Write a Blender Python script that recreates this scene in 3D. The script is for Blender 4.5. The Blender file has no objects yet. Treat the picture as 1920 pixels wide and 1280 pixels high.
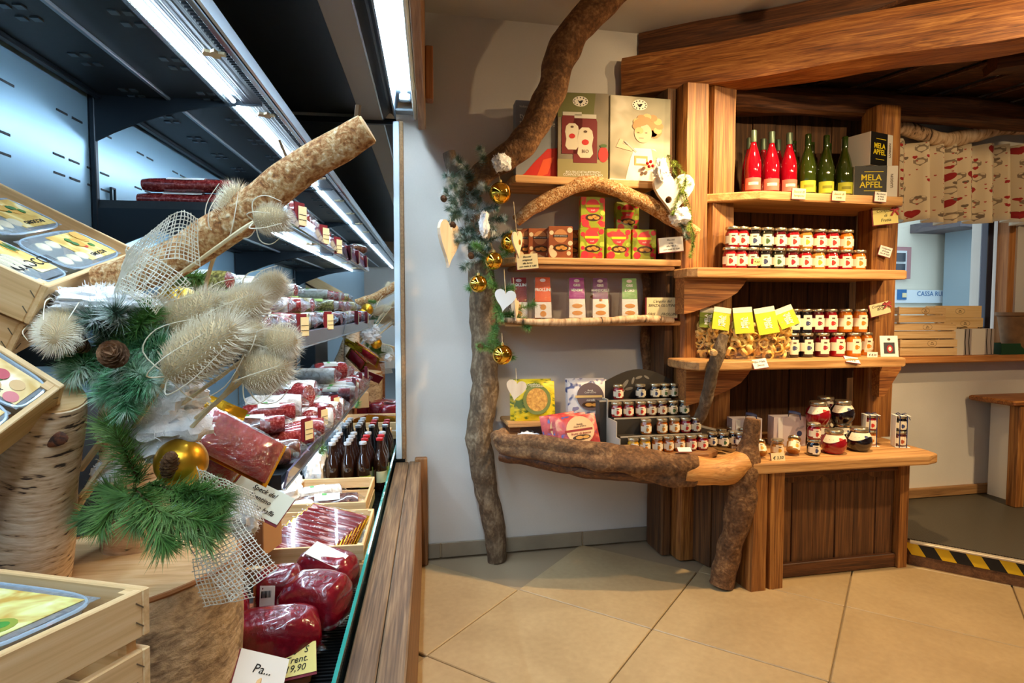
import bpy, bmesh, math, random
from mathutils import Vector, Matrix, Euler, noise
SC = bpy.context.scene
COL = SC.collection
R = math.radians
# ------------------------------------------------------------------ camera
CAM_H, FPX = 1.25, 1136.0
PITCH, YAW, FA = R(3.0234), R(12.026), R(4.5144)      # FA: the display cabinet runs 4.5 degrees off the wall's normal
cam = bpy.data.objects.new('camera', bpy.data.cameras.new('camera'))
COL.objects.link(cam)
cam.data.sensor_width = 36.0
cam.data.lens = 36.0 * FPX / 1920.0
cam.data.clip_start = 0.02
cam.location = (0, 0, CAM_H)
cam.rotation_euler = (R(90) - PITCH, 0, -YAW)
SC.camera = cam
# ------------------------------------------------------------------ world, lights, exposure
world = bpy.data.worlds.new('dusk_sky'); SC.world = world
world.use_nodes = True
world.node_tree.nodes['Background'].inputs[0].default_value = (0.80, 0.92, 1.0, 1)
world.node_tree.nodes['Background'].inputs[1].default_value = 1.1
SC.view_settings.view_transform = 'Standard'
SC.view_settings.look = 'None'
SC.view_settings.gamma = 1.0
SC.view_settings.use_curve_mapping = False
SC.view_settings.exposure = 0.88
WARM = (1.0, 0.71, 0.38)
COOL = (0.80, 0.92, 1.0)
SPOTS = [((1.78, 2.00, 2.58), (1.05, 2.62, 0.35), 105, 58), ((3.25, 1.20, 2.58), (2.2, 2.75, 0.9), 100, 56),
         ((0.75, -0.30, 2.60), (1.3, 1.3, 0.0), 8, 60), ((3.1, -0.3, 2.55), (3.2, 3.0, 1.5), 55, 34), ((1.9, 0.1, 2.45), (2.15, 2.6, 2.05), 62, 32)]
# position, aim, watts, cone
try:
    SC.cycles.max_bounces = 8; SC.cycles.transparent_max_bounces = 24
    SC.cycles.caustics_reflective = False; SC.cycles.caustics_refractive = False
    SC.cycles.sample_clamp_indirect = 4.0
    SC.cycles.use_denoising = True
except Exception: pass
# ------------------------------------------------------------------ pixel -> place (the photograph as 1920 x 1280), used for measuring only
_fw = Vector((math.sin(YAW)*math.cos(PITCH), math.cos(YAW)*math.cos(PITCH), -math.sin(PITCH)))
_rt = Vector((math.cos(YAW), -math.sin(YAW), 0)); _up = _rt.cross(_fw)
_c = Vector((0, 0, CAM_H))
FXA = Vector((math.cos(FA), -math.sin(FA), 0)); FYA = Vector((math.sin(FA), math.cos(FA), 0))
def ray(x, y): return _rt*(x-960) + _up*(640-y) + _fw*FPX
def at(x, y, Y):
    r = ray(x, y); return _c + r*(Y/r.y)
def atz(x, y, z):
    r = ray(x, y); return _c + r*((z-CAM_H)/r.z)
def w2f(p): return Vector((p.dot(FXA), p.dot(FYA), p.z))
def f2w(p): p = Vector(p); return FXA*p.x + FYA*p.y + Vector((0, 0, p.z))
def fd(x, y, d):                                        # cabinet frame, at a depth along the cabinet
    r = ray(x, y); return w2f(_c + r*(d/r.dot(FYA)))
def fz(x, y, z): return w2f(atz(x, y, z))
def fx(x, y, X):
    r = ray(x, y); return w2f(_c + r*(X/r.dot(FXA)))
# ------------------------------------------------------------------ mesh builder
class MB:
    def __init__(s): s.v = []; s.f = []
    def add(s, vs, fs, M=None):
        o = len(s.v)
        s.v += [tuple(M @ Vector(v)) if M else tuple(v) for v in vs]
        s.f += [tuple(i+o for i in f) for f in fs]; return s
    def box(s, c, size, rot=None, bev=0.0):
        x, y, z = size[0]/2, size[1]/2, size[2]/2
        M = Matrix.Translation(c) @ (Euler(rot).to_matrix().to_4x4() if rot else Matrix())
        if bev <= 0:
            vs = [(-x,-y,-z),(x,-y,-z),(x,y,-z),(-x,y,-z),(-x,-y,z),(x,-y,z),(x,y,z),(-x,y,z)]
            fs = [(0,3,2,1),(4,5,6,7),(0,1,5,4),(1,2,6,5),(2,3,7,6),(3,0,4,7)]
            return s.add(vs, fs, M)
        b = min(bev, x*.9, y*.9, z*.9)
        vs = []; 
        for zz, i in ((-z, b), (-z+b, 0), (z-b, 0), (z, b)):
            xx, yy = x-i, y-i
            c2 = b
            vs += [(-xx+c2,-yy,zz),(xx-c2,-yy,zz),(xx,-yy+c2,zz),(xx,yy-c2,zz),(xx-c2,yy,zz),(-xx+c2,yy,zz),(-xx,yy-c2,zz),(-xx,-yy+c2,zz)]
        fs = [tuple(range(7,-1,-1)), tuple(range(24,32))]
        for k in range(3):
            for i in range(8):
                j = (i+1) % 8; fs.append((k*8+i, k*8+j, k*8+8+j, k*8+8+i))
        return s.add(vs, fs, M)
    def prism(s, poly, h, M=None, z0=0.0):              # polygon in xy, extruded along z
        n = len(poly)
        vs = [(p[0], p[1], z0) for p in poly] + [(p[0], p[1], z0+h) for p in poly]
        fs = [tuple(range(n-1,-1,-1)), tuple(range(n, 2*n))] + [(i, (i+1) % n, n+(i+1) % n, n+i) for i in range(n)]
        return s.add(vs, fs, M)
    def lathe(s, prof, n=16, M=None, k=0, pw=0.0):      # prof: (r, z); k: facets for a rounded polygon section
        vs = []; fs = []
        for r, z in prof:
            for i in range(n):
                a = 2*math.pi*i/n; q = poly_r(a, k)*(1-pw)+pw if k else 1.0
                vs.append((r*q*math.cos(a), r*q*math.sin(a), z))
        m = len(prof)
        for j in range(m-1):
            for i in range(n):
                i2 = (i+1) % n; fs.append((j*n+i, j*n+i2, (j+1)*n+i2, (j+1)*n+i))
        fs.append(tuple(range(n-1,-1,-1))); fs.append(tuple((m-1)*n+i for i in range(n)))
        return s.add(vs, fs, M)
    def tube(s, pts, rad, n=10, bump=0.0, seed=0.0, cap=True, flat=1.0, fr=7.0, ridge=0.0, tw=.06):
        pts = [Vector(p) for p in pts]; m = len(pts)
        rad = rad if isinstance(rad, (list, tuple)) else [rad]*m
        T = [(pts[min(i+1, m-1)]-pts[max(i-1, 0)]).normalized() for i in range(m)]
        u = T[0].orthogonal().normalized(); vs = []; fs = []
        for i in range(m):
            u = (u - T[i]*u.dot(T[i])).normalized(); w = T[i].cross(u)
            for k in range(n):
                a = 2*math.pi*k/n; d = u*math.cos(a) + w*math.sin(a)*flat
                r = rad[i]
                if bump: r *= 1 + bump*noise.noise((pts[i]+d*rad[i])*fr + Vector((seed, seed*.7, 0)))*1.6
                if ridge: r *= 1 + ridge*(abs(math.sin(1.5*a+tw*i+.6*math.sin(i*.17)))-.6)
                vs.append(pts[i]+d*r)
        for i in range(m-1):
            for k in range(n):
                k2 = (k+1) % n; fs.append((i*n+k, i*n+k2, (i+1)*n+k2, (i+1)*n+k))
        if cap: fs.append(tuple(range(n-1,-1,-1))); fs.append(tuple((m-1)*n+k for k in range(n)))
        return s.add(vs, fs)
    def grid(s, fn, nu, nv, M=None, closed=False):
        vs = [fn(i/(nu-1), j/(nv-1)) for j in range(nv) for i in range(nu)]
        fs = [(j*nu+i, j*nu+i+1, (j+1)*nu+i+1, (j+1)*nu+i) for j in range(nv-1) for i in range(nu-1)]
        return s.add(vs, fs, M)
    def sphere(s, c, r, n=12, m=8, sc=(1,1,1), M=None):
        prof = [(max(math.sin(math.pi*j/m), .001)*1.0, -math.cos(math.pi*j/m)) for j in range(m+1)]
        M2 = Matrix.Translation(c) @ Matrix.Diagonal((r*sc[0], r*sc[1], r*sc[2], 1))
        return s.lathe(prof, n, (M @ M2) if M else M2)
    def mesh(s, name, smooth=False):
        me = bpy.data.meshes.new(name); me.from_pydata(s.v, [], s.f); me.update()
        if smooth:
            me.polygons.foreach_set('use_smooth', [True]*len(me.polygons))
            try: me.set_sharp_from_angle(angle=R(40))
            except Exception: pass
        return me
def poly_r(a, k):
    w = 2*math.pi/k; t = ((a + w/2) % w) - w/2
    return math.cos(w/2)/math.cos(t)
def spline(pts, n=8):                                    # Catmull-Rom through points (any dimension)
    out = []; m = len(pts); P = [Vector(p) for p in pts]
    for i in range(m-1):
        p0, p1, p2, p3 = P[max(i-1, 0)], P[i], P[i+1], P[min(i+2, m-1)]
        for k in range(n):
            t = k/n
            out.append(.5*((2*p1)+(p2-p0)*t+(2*p0-5*p1+4*p2-p3)*t*t+(-p0+3*p1-3*p2+p3)*t**3))
    out.append(P[-1]); return out
def lerps(vals, n):
    m = len(vals)-1; out = []
    for i in range(n):
        t = i/(n-1)*m; k = min(int(t), m-1); out.append(vals[k]+(vals[k+1]-vals[k])*(t-k))
    return out
# ------------------------------------------------------------------ objects
def thing(name, label, cat, loc=(0,0,0), rot=(0,0,0), group=None):
    o = bpy.data.objects.new(name, None); COL.objects.link(o); o.empty_display_size = .02
    o.location = loc; o.rotation_euler = rot if not isinstance(rot, (int, float)) else (0, 0, rot)
    o['label'] = label; o['category'] = cat
    if group: o['group'] = group
    return o
def part(name, mb, m, parent=None, smooth=False, loc=None, rot=None, kind=None, label=None, world=False):
    me = mb if isinstance(mb, bpy.types.Mesh) else None
    if me is None:
        if world and parent is not None:
            l = parent.location; mb.v = [(v[0]-l.x, v[1]-l.y, v[2]-l.z) for v in mb.v]
        me = mb.mesh(name, smooth)
    if not me.materials: me.materials.append(m)
    o = bpy.data.objects.new(name, me); COL.objects.link(o)
    if me.materials[0] is not m:
        o.material_slots[0].link = 'OBJECT'; o.material_slots[0].material = m
    o.parent = parent
    if loc is not None: o.location = loc
    if rot is not None: o.rotation_euler = rot
    if kind: o['kind'] = kind
    if label: o['label'] = label
    return o
def solo(name, mb, m, label, cat, smooth=False, loc=(0,0,0), rot=(0,0,0), group=None, kind=None):
    o = part(name, mb, m, None, smooth, loc, rot if not isinstance(rot, (int, float)) else (0, 0, rot))
    o['label'] = label; o['category'] = cat
    if group: o['group'] = group
    if kind: o['kind'] = kind
    return o
def struct(name, mb, m, label=None, cat=None, smooth=False, loc=(0,0,0)):
    o = part(name, mb, m, None, smooth, loc); o['kind'] = 'structure'
    if label: o['label'] = label
    o['category'] = cat or name.split('_')[0]
    return o
def dup(root, loc, rot=None, label=None, group=None):
    r = root.copy(); COL.objects.link(r); r.location = loc
    if rot is not None: r.rotation_euler = rot if not isinstance(rot, (int, float)) else (0, 0, rot)
    if label: r['label'] = label
    if group: r['group'] = group
    for ch in root.children:
        c = ch.copy(); COL.objects.link(c); c.parent = r
        for g in ch.children:
            d = g.copy(); COL.objects.link(d); d.parent = c
    return r
ORD = ['first','second','third','fourth','fifth','sixth','seventh','eighth','ninth','tenth','eleventh','twelfth','thirteenth','fourteenth','fifteenth','sixteenth']
_txt = {}
def text(s, size, m, parent, loc, rot=(R(90),0,0), align='CENTER', shear=0.0, ext=0.0004, name='lettering', sx=1.0, bold=0.0):
    key = (s, round(size, 4), align, shear, bold)
    if key not in _txt:
        cu = bpy.data.curves.new('lettering', 'FONT'); cu.body = s; cu.size = size; cu.align_x = align; cu.align_y = 'CENTER'
        cu.extrude = ext; cu.shear = shear; cu.resolution_u = 2; cu.offset = bold; cu.space_line = .85
        t = bpy.data.objects.new('lettering', cu); COL.objects.link(t)
        dg = bpy.context.evaluated_depsgraph_get()
        _txt[key] = bpy.data.meshes.new_from_object(t.evaluated_get(dg))
        bpy.data.objects.remove(t); bpy.data.curves.remove(cu)
        _txt[key].materials.clear()
    o = part(name, _txt[key], m, parent, loc=loc, rot=rot); o.scale = (sx, 1, 1)
    return o
# ------------------------------------------------------------------ materials
_m = {}
def _new(name):
    m = bpy.data.materials.new(name); m.use_nodes = True
    nt = m.node_tree; b = nt.nodes['Principled BSDF']
    return m, nt, b
def setin(b, **k):
    for n, v in k.items():
        n = n.replace('_', ' ')
        if n in b.inputs: b.inputs[n].default_value = v
def lin(c):                                               # sRGB 0-255 -> linear
    return tuple(((v/255)/12.92 if v/255 <= .04045 else ((v/255+.055)/1.055)**2.4) for v in c) + (1,)
def plain(name, c, rough=.5, metal=0.0, coat=0.0, emit=None, es=0.0, trans=0.0, alpha=1.0, ior=1.45, sub=0.0):
    if name in _m: return _m[name]
    m, nt, b = _new(name)
    setin(b, Base_Color=lin(c), Roughness=rough, Metallic=metal, Coat_Weight=coat, Transmission_Weight=trans, Alpha=alpha, IOR=ior)
    if sub: setin(b, Subsurface_Weight=sub, Subsurface_Radius=(.01,.006,.004))
    if emit: setin(b, Emission_Color=lin(emit), Emission_Strength=es)
    _m[name] = m; return m
def tex(name, stops, scale=(8,8,8), detail=6, dist=0.0, rough=.6, bump=.2, metal=0.0, coat=0.0, kind='noise', rand=True, fine=None, fineamt=.25, bumpd=.004, trans=0.0, alpha=1.0, nrough=.55):
    """noise-driven colour ramp with bump, in object space, offset per object"""
    if name in _m: return _m[name]
    m, nt, b = _new(name); N = nt.nodes.new; L = nt.links.new
    tc = N('ShaderNodeTexCoord'); mp = N('ShaderNodeMapping'); mp.inputs['Scale'].default_value = scale
    src = tc.outputs['Object']
    if rand:
        oi = N('ShaderNodeObjectInfo'); va = N('ShaderNodeVectorMath'); va.operation = 'MULTIPLY_ADD'
        cx = N('ShaderNodeCombineXYZ')
        for i in range(3): L(oi.outputs['Random'], cx.inputs[i])
        va.inputs[1].default_value = (7.3, 5.1, 9.7); L(cx.outputs[0], va.inputs[0]); L(src, va.inputs[2]); src = va.outputs[0]
    L(src, mp.inputs['Vector'])
    if kind == 'voronoi':
        t = N('ShaderNodeTexVoronoi'); t.inputs['Scale'].default_value = 1; out = t.outputs['Distance']
    elif kind == 'wave':
        t = N('ShaderNodeTexWave'); t.inputs['Scale'].default_value = 1; t.inputs['Distortion'].default_value = dist; t.inputs['Detail'].default_value = 3; out = t.outputs[1]
    else:
        t = N('ShaderNodeTexNoise'); t.inputs['Scale'].default_value = 1; t.inputs['Detail'].default_value = detail; t.inputs['Roughness'].default_value = nrough; t.inputs['Distortion'].default_value = dist; out = t.outputs[0]
    L(mp.outputs[0], t.inputs['Vector'])
    fac = out
    if fine:
        mp2 = N('ShaderNodeMapping'); mp2.inputs['Scale'].default_value = fine; L(src, mp2.inputs['Vector'])
        t2 = N('ShaderNodeTexNoise'); t2.inputs['Scale'].default_value = 1; t2.inputs['Detail'].default_value = 5; L(mp2.outputs[0], t2.inputs['Vector'])
        mx = N('ShaderNodeMix'); mx.inputs[0].default_value = fineamt; L(fac, mx.inputs[2]); L(t2.outputs[0], mx.inputs[3]); fac = mx.outputs[0]
    cr = N('ShaderNodeValToRGB'); e = cr.color_ramp.elements
    while len(e) < len(stops): e.new(.5)
    for el, (p, c) in zip(e, stops): el.position = p; el.color = lin(c)
    L(fac, cr.inputs[0]); L(cr.outputs[0], b.inputs['Base Color'])
    setin(b, Roughness=rough, Metallic=metal, Coat_Weight=coat, Transmission_Weight=trans, Alpha=alpha)
    if bump:
        bp = N('ShaderNodeBump'); bp.inputs['Strength'].default_value = bump; bp.inputs['Distance'].default_value = bumpd
        L(fac, bp.inputs['Height']); L(bp.outputs[0], b.inputs['Normal'])
    _m[name] = m; return m
def wood(name, dark, mid, light, axis='x', s=1.0, rough=.6, bump=.35, dist=1.2, fineamt=.4):
    a, l = 40*s, 2.0*s
    sc = {'x': (l,a,a), 'y': (a,l,a), 'z': (a,a,l)}[axis]
    f = {'x': (5*s,260*s,260*s), 'y': (220*s,5*s,220*s), 'z': (220*s,220*s,5*s)}[axis]
    return tex(name, [(.30, dark), (.48, mid), (.68, light)], sc, 5, dist, rough, bump, fine=f, fineamt=fineamt, bumpd=.003)
def film(name, c=(255,255,255), rough=.08, amt=.35, bump=.6, scale=60, haze=0.0, hc=(225,232,238)):
    """thin clear plastic: mostly transparent with a wrinkled gloss"""
    if name in _m: return _m[name]
    m, nt, b = _new(name); N = nt.nodes.new; L = nt.links.new
    out = nt.nodes['Material Output']; nt.nodes.remove(b)
    tr = N('ShaderNodeBsdfTransparent'); tr.inputs[0].default_value = lin(c)
    gl = N('ShaderNodeBsdfGlossy'); gl.inputs['Roughness'].default_value = rough; gl.inputs[0].default_value = (1,1,1,1)
    tc = N('ShaderNodeTexCoord'); nz = N('ShaderNodeTexNoise'); nz.inputs['Scale'].default_value = scale; nz.inputs['Detail'].default_value = 3
    L(tc.outputs['Object'], nz.inputs['Vector'])
    bp = N('ShaderNodeBump'); bp.inputs['Strength'].default_value = bump; bp.inputs['Distance'].default_value = .01; L(nz.outputs[0], bp.inputs['Height']); L(bp.outputs[0], gl.inputs['Normal'])
    fr = N('ShaderNodeLayerWeight'); fr.inputs[0].default_value = .5; L(bp.outputs[0], fr.inputs['Normal'])
    pw = N('ShaderNodeMath'); pw.operation = 'POWER'; pw.inputs[1].default_value = 4.0; L(fr.outputs['Facing'], pw.inputs[0])
    ma = N('ShaderNodeMath'); ma.operation = 'MULTIPLY_ADD'; ma.inputs[1].default_value = .7; ma.inputs[2].default_value = .04+amt*.25; L(pw.outputs[0], ma.inputs[0])
    mx = N('ShaderNodeMixShader'); L(ma.outputs[0], mx.inputs[0]); L(gl.outputs[0], mx.inputs[2])
    if haze:
        df = N('ShaderNodeBsdfDiffuse'); df.inputs[0].default_value = lin(hc); hz = N('ShaderNodeMixShader'); hz.inputs[0].default_value = haze; L(tr.outputs[0], hz.inputs[1]); L(df.outputs[0], hz.inputs[2]); L(hz.outputs[0], mx.inputs[1])
    else: L(tr.outputs[0], mx.inputs[1])
    L(mx.outputs[0], out.inputs[0])
    _m[name] = m; return m
# palette
OAKD, OAKM, OAKL = (58,32,14), (128,76,34), (186,124,62)
W_POST = wood('aged_post_wood', (54,28,10), (142,88,38), (196,138,70), 'z', rough=.55, bump=.5)
W_POSTX = wood('aged_beam_wood', (66,34,12), (146,86,38), (204,142,74), 'x', rough=.55, bump=.5, dist=1.8)
W_DARKX = wood('dark_log_wood', (34,18,8), (82,46,22), (132,82,42), 'x', rough=.55, bump=.5, dist=2.0)
W_PLANK = wood('dark_plank_wood', (40,24,12), (84,54,28), (128,86,46), 'z', rough=.7, bump=.45, dist=.8)
W_PANEL = wood('counter_plank_wood', (48,28,14), (96,60,30), (140,94,50), 'z', rough=.7, bump=.45, dist=.9)
W_SHELF = wood('shelf_pine', (138,92,48), (196,144,86), (226,178,118), 'x', rough=.55, bump=.2, dist=.8, fineamt=.3)
W_CRATE = wood('crate_pine', (196,150,96), (224,184,130), (240,208,160), 'x', rough=.65, bump=.12, dist=.8, fineamt=.3)
W_CRATEY = wood('crate_pine_across', (196,150,96), (224,184,130), (240,208,160), 'y', rough=.65, bump=.12, dist=.8, fineamt=.3)
W_RAIL = wood('grey_brown_rail_wood', (56,38,24), (108,80,54), (150,118,84), 'y', rough=.75, bump=.6, dist=.9, fineamt=.5)
W_BOARD = wood('red_brown_board', (120,64,34), (166,98,54), (196,130,78), 'x', rough=.6, bump=.3)
BARK = tex('rough_grey_bark', [(.25,(38,28,20)), (.5,(104,84,62)), (.72,(168,148,120))], (26,26,14), 8, .6, .9, 1.0, fine=(90,90,60), fineamt=.35, bumpd=.012)
BARKB = tex('brown_bark', [(.28,(44,28,16)), (.5,(112,76,44)), (.72,(172,130,86))], (22,22,22), 8, .8, .9, 1.0, fine=(80,80,80), fineamt=.4, bumpd=.012)
BARKO = tex('orange_bark', [(.30,(84,48,22)), (.44,(168,110,58)), (.54,(206,164,112)), (.64,(232,210,174))], (60,60,60), 8, .9, .85, 1.0, fine=(160,160,160), fineamt=.4, bumpd=.010)
BIRCH = tex('birch_bark', [(.39,(58,40,28)), (.43,(196,158,120)), (.52,(220,188,152)), (.70,(242,220,192))], (30,30,150), 3, .1, .75, .4, fine=(5,5,7), fineamt=.35, bumpd=.004)
BIRCHX = tex('birch_bark_lying', [(.38,(60,44,32)), (.44,(184,146,110)), (.55,(222,190,152)), (.75,(240,218,188))], (70,18,18), 4, .3, .75, .4, fine=(9,5,5), fineamt=.4, bumpd=.004)
CUT = tex('cut_wood_face', [(.3,(190,140,84)), (.5,(222,180,124)), (.7,(238,208,160))], (4,26,26), 5, .6, .7, .2, fine=(12,120,120), fineamt=.35)
PLASTER = tex('white_plaster', [(.3,(212,206,196)), (.7,(222,216,208))], (3,3,3), 4, 0, .9, .08, fine=(120,120,120), fineamt=.3, bumpd=.002)
TILE = tex('beige_stone_tile', [(.25,(156,130,92)), (.5,(174,148,108)), (.75,(190,164,122))], (2.2,2.2,2.2), 7, .8, .42, .06, fine=(40,40,40), fineamt=.3, bumpd=.002)
TILEB = tex('grey_skirting_tile', [(.3,(132,118,98)), (.7,(152,138,116))], (6,6,6), 6, 0, .5, .05)
GROUT = plain('grout', (158,136,106), .9)
BLACKM = tex('black_coated_metal', [(.3,(14,18,22)), (.7,(22,28,33))], (60,60,60), 3, 0, .42, .05, bumpd=.001)
DARKM = plain('dark_steel', (30,36,42), .35, .6)
STEEL = plain('brushed_steel', (170,180,190), .28, .9)
ALU = plain('bright_aluminium', (205,215,222), .22, .95)
BACKP = tex('pale_blue_steel_sheet', [(.3,(136,168,188)), (.7,(150,182,200))], (1.5,1.5,1.5), 2, 0, .30, 0, metal=.55)
MIRROR = plain('mirror', (225,232,235), .015, 1.0)
LIP = plain('lilac_price_rail', (118,118,146), .18, .1, coat=.5)
PAPER = plain('cream_card', (240,224,172), .75)
PAPERY = plain('yellow_card', (238,224,140), .75)
WHITEP = plain('white_paper', (240,238,230), .7)
WINE = plain('wine_red_card', (120,20,36), .6)
INK = plain('black_ink', (24,20,20), .8)
INKB = plain('brown_ink', (96,74,58), .8)
CREAM = plain('cream_label', (244,232,204), .6)
LID = plain('silver_gold_lid', (206,190,158), .25, .85)
GOLDB = plain('polished_gold_ball', (240,190,70), .06, 1.0)
GOLDM = plain('satin_gold_ball', (232,176,52), .32, .9)
COTTON = tex('white_cotton_wool', [(.3,(232,234,236)), (.7,(250,250,250))], (40,40,40), 8, 0, .95, .5, fine=(160,160,160), fineamt=.5, bumpd=.008)
NEEDLE = tex('fir_needle_green', [(.3,(54,98,40)), (.55,(108,154,76)), (.8,(176,204,136))], (16,16,16), 3, 0, .55, 0)
NEEDLEB = tex('blue_green_needle', [(.3,(40,104,62)), (.5,(98,160,110)), (.66,(220,236,222))], (22,22,22), 3, 0, .55, 0)
NEEDLEF = tex('frosted_needle', [(.3,(38,62,42)), (.5,(98,124,104)), (.62,(228,234,232))], (26,26,26), 3, 0, .6, 0)
NEEDLEY = tex('yellow_green_needle', [(.3,(92,120,30)), (.7,(170,190,80))], (16,16,16), 3, 0, .55, 0)
TWIG = plain('brown_twig', (92,66,40), .8)
CONE = tex('pine_cone_brown', [(.3,(72,46,28)), (.7,(150,108,74))], (60,60,60), 3, 0, .7, .3)
TEAZ = tex('dry_teasel_cream', [(.3,(236,222,190)), (.6,(248,240,220)), (.8,(252,250,240))], (30,30,30), 4, 0, .8, .2)
TEAZB = tex('dry_teasel_core', [(.3,(206,178,130)), (.7,(238,216,176))], (60,60,60), 4, 0, .85, .5)
STRAW = tex('dry_straw_stem', [(.3,(204,176,128)), (.7,(240,222,182))], (30,30,6), 4, 0, .8, .2)
JUTE = tex('jute_thread', [(.3,(232,226,206)), (.7,(250,246,234))], (90,90,90), 3, 0, .9, .2)
FILM = film('clear_film')
FILMW = film('crinkled_film', (250,250,250), .12, .12, 1.0, 90)
HEARTW = tex('pale_heart_wood', [(.3,(218,188,150)), (.7,(238,216,186))], (20,20,4), 4, .5, .7, .1)
# ================================================================== the room
WY = 3.02; CZ = 2.68
rnd = random.Random(7)
fl = struct('floor', MB().box((2.0, .3, -.03), (7.6, 5.6, .036)), GROUT, 'beige stone tile floor laid on the diagonal', 'floor')
tm = MB().box((0, 0, 0), (.615, .615, .012), bev=.003).mesh('tile'); tm.materials.append(TILE)
u = Vector((math.cos(R(45)), math.sin(R(45)), 0))*.62; v = Vector((math.cos(R(-45)), math.sin(R(-45)), 0))*.62
O = Vector((.58, 2.587, 0))
for i in range(-9, 6):
    for j in range(-5, 10):
        c = O + u*(i+.5) + v*(j+.5)
        if -.5 < c.x < 4.6 and -.9 < c.y < WY+.3:
            if c.y > WY-.02 or w2f(c).x < -.45: continue
            o = part('tile', tm, TILE, fl, loc=(c.x, c.y, -.006), rot=(0, 0, R(45)))
# cut tiles along the wall
for k in range(12):
    pass
WX0, WX1, WZ0, WZ1 = 2.58, 3.82, .975, 1.95
wb = MB()
wb.box(((-2.0+WX0)/2, WY+.15, CZ/2), (WX0+2.0, .3, CZ))
wb.box(((WX0+WX1)/2, WY+.15, WZ0/2), (WX1-WX0, .3, WZ0))
wb.box(((WX0+WX1)/2, WY+.15, (WZ1+CZ)/2), (WX1-WX0, .3, CZ-WZ1))
wb.box(((5.2+WX1)/2, WY+.15, CZ/2), (5.2-WX1, .3, CZ))
struct('wall_back', wb, PLASTER, 'white plastered back wall behind the rustic shelves', 'wall')
struct('ceiling', MB().box((1.7, .3, CZ+.05), (8.2, 6.0, .1)), PLASTER, 'white plastered ceiling above the shop', 'ceiling')
struct('wall_left', MB().box((-1.35, .3, CZ/2), (.1, 5.6, CZ)), PLASTER, 'white wall behind the refrigerated cabinet', 'wall')
struct('wall_front', MB().box((1.8, -2.6, CZ/2), (7.2, .1, CZ)), PLASTER, 'white wall behind the viewer', 'wall')
struct('wall_right', MB().box((5.15, .3, CZ/2), (.1, 5.6, CZ)), PLASTER, 'white wall at the far right of the shop', 'wall')
bb = struct('baseboard_back', MB().box((.83, WY-.005, .036), (1.26, .008, .070)), GROUT, 'grey tile skirting along the back wall', 'baseboard')
for a, b in ((.205, .27), (.275, .60), (.605, 1.02), (1.025, 1.46)):
    part('skirting_tile', MB().box(((a+b)/2, WY-.012, .037), (b-a-.004, .012, .074), bev=.002), TILEB, bb)
struct('baseboard_right', MB().box((3.72, WY-.015, .148), (2.44, .03, .056), bev=.004), wood('skirting_wood', (104,70,38), (146,106,64), (180,138,90), 'x'), 'weathered wooden skirting board on the raised platform', 'baseboard')
# platform with rubber mat and hazard tape
A, B = Vector((2.515, 2.445)), Vector((3.60, 1.267))
pl = struct('floor_platform', MB().prism([(2.515, 3.005), (A.x, A.y), (B.x, B.y), (5.05, B.y), (5.05, 3.005)], .108), wood('platform_front_wood', (70,44,24), (112,74,44), (146,104,66), 'x'), 'raised wooden platform beside the counter', 'platform')
matm = tex('ribbed_rubber_mat', [(.2,(60,54,44)), (.8,(100,92,76))], (40,40,40), 2, 0, .45, .8, kind='wave', rand=False, bumpd=.004)
part('rubber_mat', MB().prism([(2.52, 3.0), (A.x+.02, A.y+.03), (B.x+.02, B.y+.03), (5.0, B.y+.03), (5.0, 3.0)], .010, z0=.108), matm, pl)
dv = (B-A).normalized(); nv = Vector((dv.y, -dv.x)); nv = nv if nv.y < 0 else -nv
ang = math.atan2(dv.y, dv.x); Lp = (B-A).length
Mp = Matrix.Translation((A.x, A.y, 0)) @ Matrix.Rotation(ang, 4, 'Z')
part('edge_profile', MB().add(*[(MB().box((Lp/2, -.006, .117), (Lp, .03, .010), bev=.002)).v, (MB().box((Lp/2, -.006, .117), (Lp, .03, .010), bev=.002)).f], M=Mp), plain('cream_metal_edge', (206,192,168), .4, .3), pl)
tp = part('hazard_tape', MB().add(MB().box((Lp/2, -.003, .082), (Lp, .004, .058)).v, MB().box((0,0,0),(1,1,1)).f, M=Mp), plain('black_tape', (26,24,22), .5), pl)
for k in range(14):
    x = .01+k*.122
    m = MB().prism([(x, .0535), (x+.058, .0535), (x+.022, .1105), (x-.036, .1105)], .0015)
    m.v = [tuple(Mp @ Vector((p[0], -.0052-p[2]*.6, p[1]))) for p in m.v]
    part('yellow_stripe', m, plain('yellow_tape', (240,196,30), .5), tp)
# window
win = struct('window_1', MB().box(((WX0+WX1)/2, WY+.10, WZ0+.012), (WX1-WX0, .3, .02)), wood('sill_wood', (150,92,44), (190,122,62), (214,150,86), 'x'), 'wooden window with a view of the pale building outside', 'window')
OW = wood('window_frame_wood', (138,84,40), (178,116,58), (204,144,82), 'z')
for x, w in ((WX1-.025, .05), (WX0+.025, .05), (3.16, .03)):
    if x != 3.16: part('frame_post', MB().box((x, WY+.05, (WZ0+WZ1)/2), (w, .08, WZ1-WZ0), bev=.004), OW, win)
part('sash_frame', MB().box((WX1-.075, WY+.13, (WZ0+WZ1)/2), (.045, .05, WZ1-WZ0), bev=.003), plain('dark_blue_sash', (34,40,62), .4), win)
part('frame_rail', MB().box(((WX0+WX1)/2, WY+.05, WZ1-.03), (WX1-WX0-.1, .08, .06)), OW, win)
part('frame_rail', MB().box(((WX0+WX1)/2, WY+.12, WZ0+.04), (WX1-WX0-.1, .06, .04)), OW, win)
part('pane', MB().box(((WX0+WX1)/2-.04, WY+.13, (WZ0+WZ1)/2), (WX1-WX0-.16, .006, WZ1-WZ0-.1)), film('window_glass', (245,250,252), .02, .05, 0), win)
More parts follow.
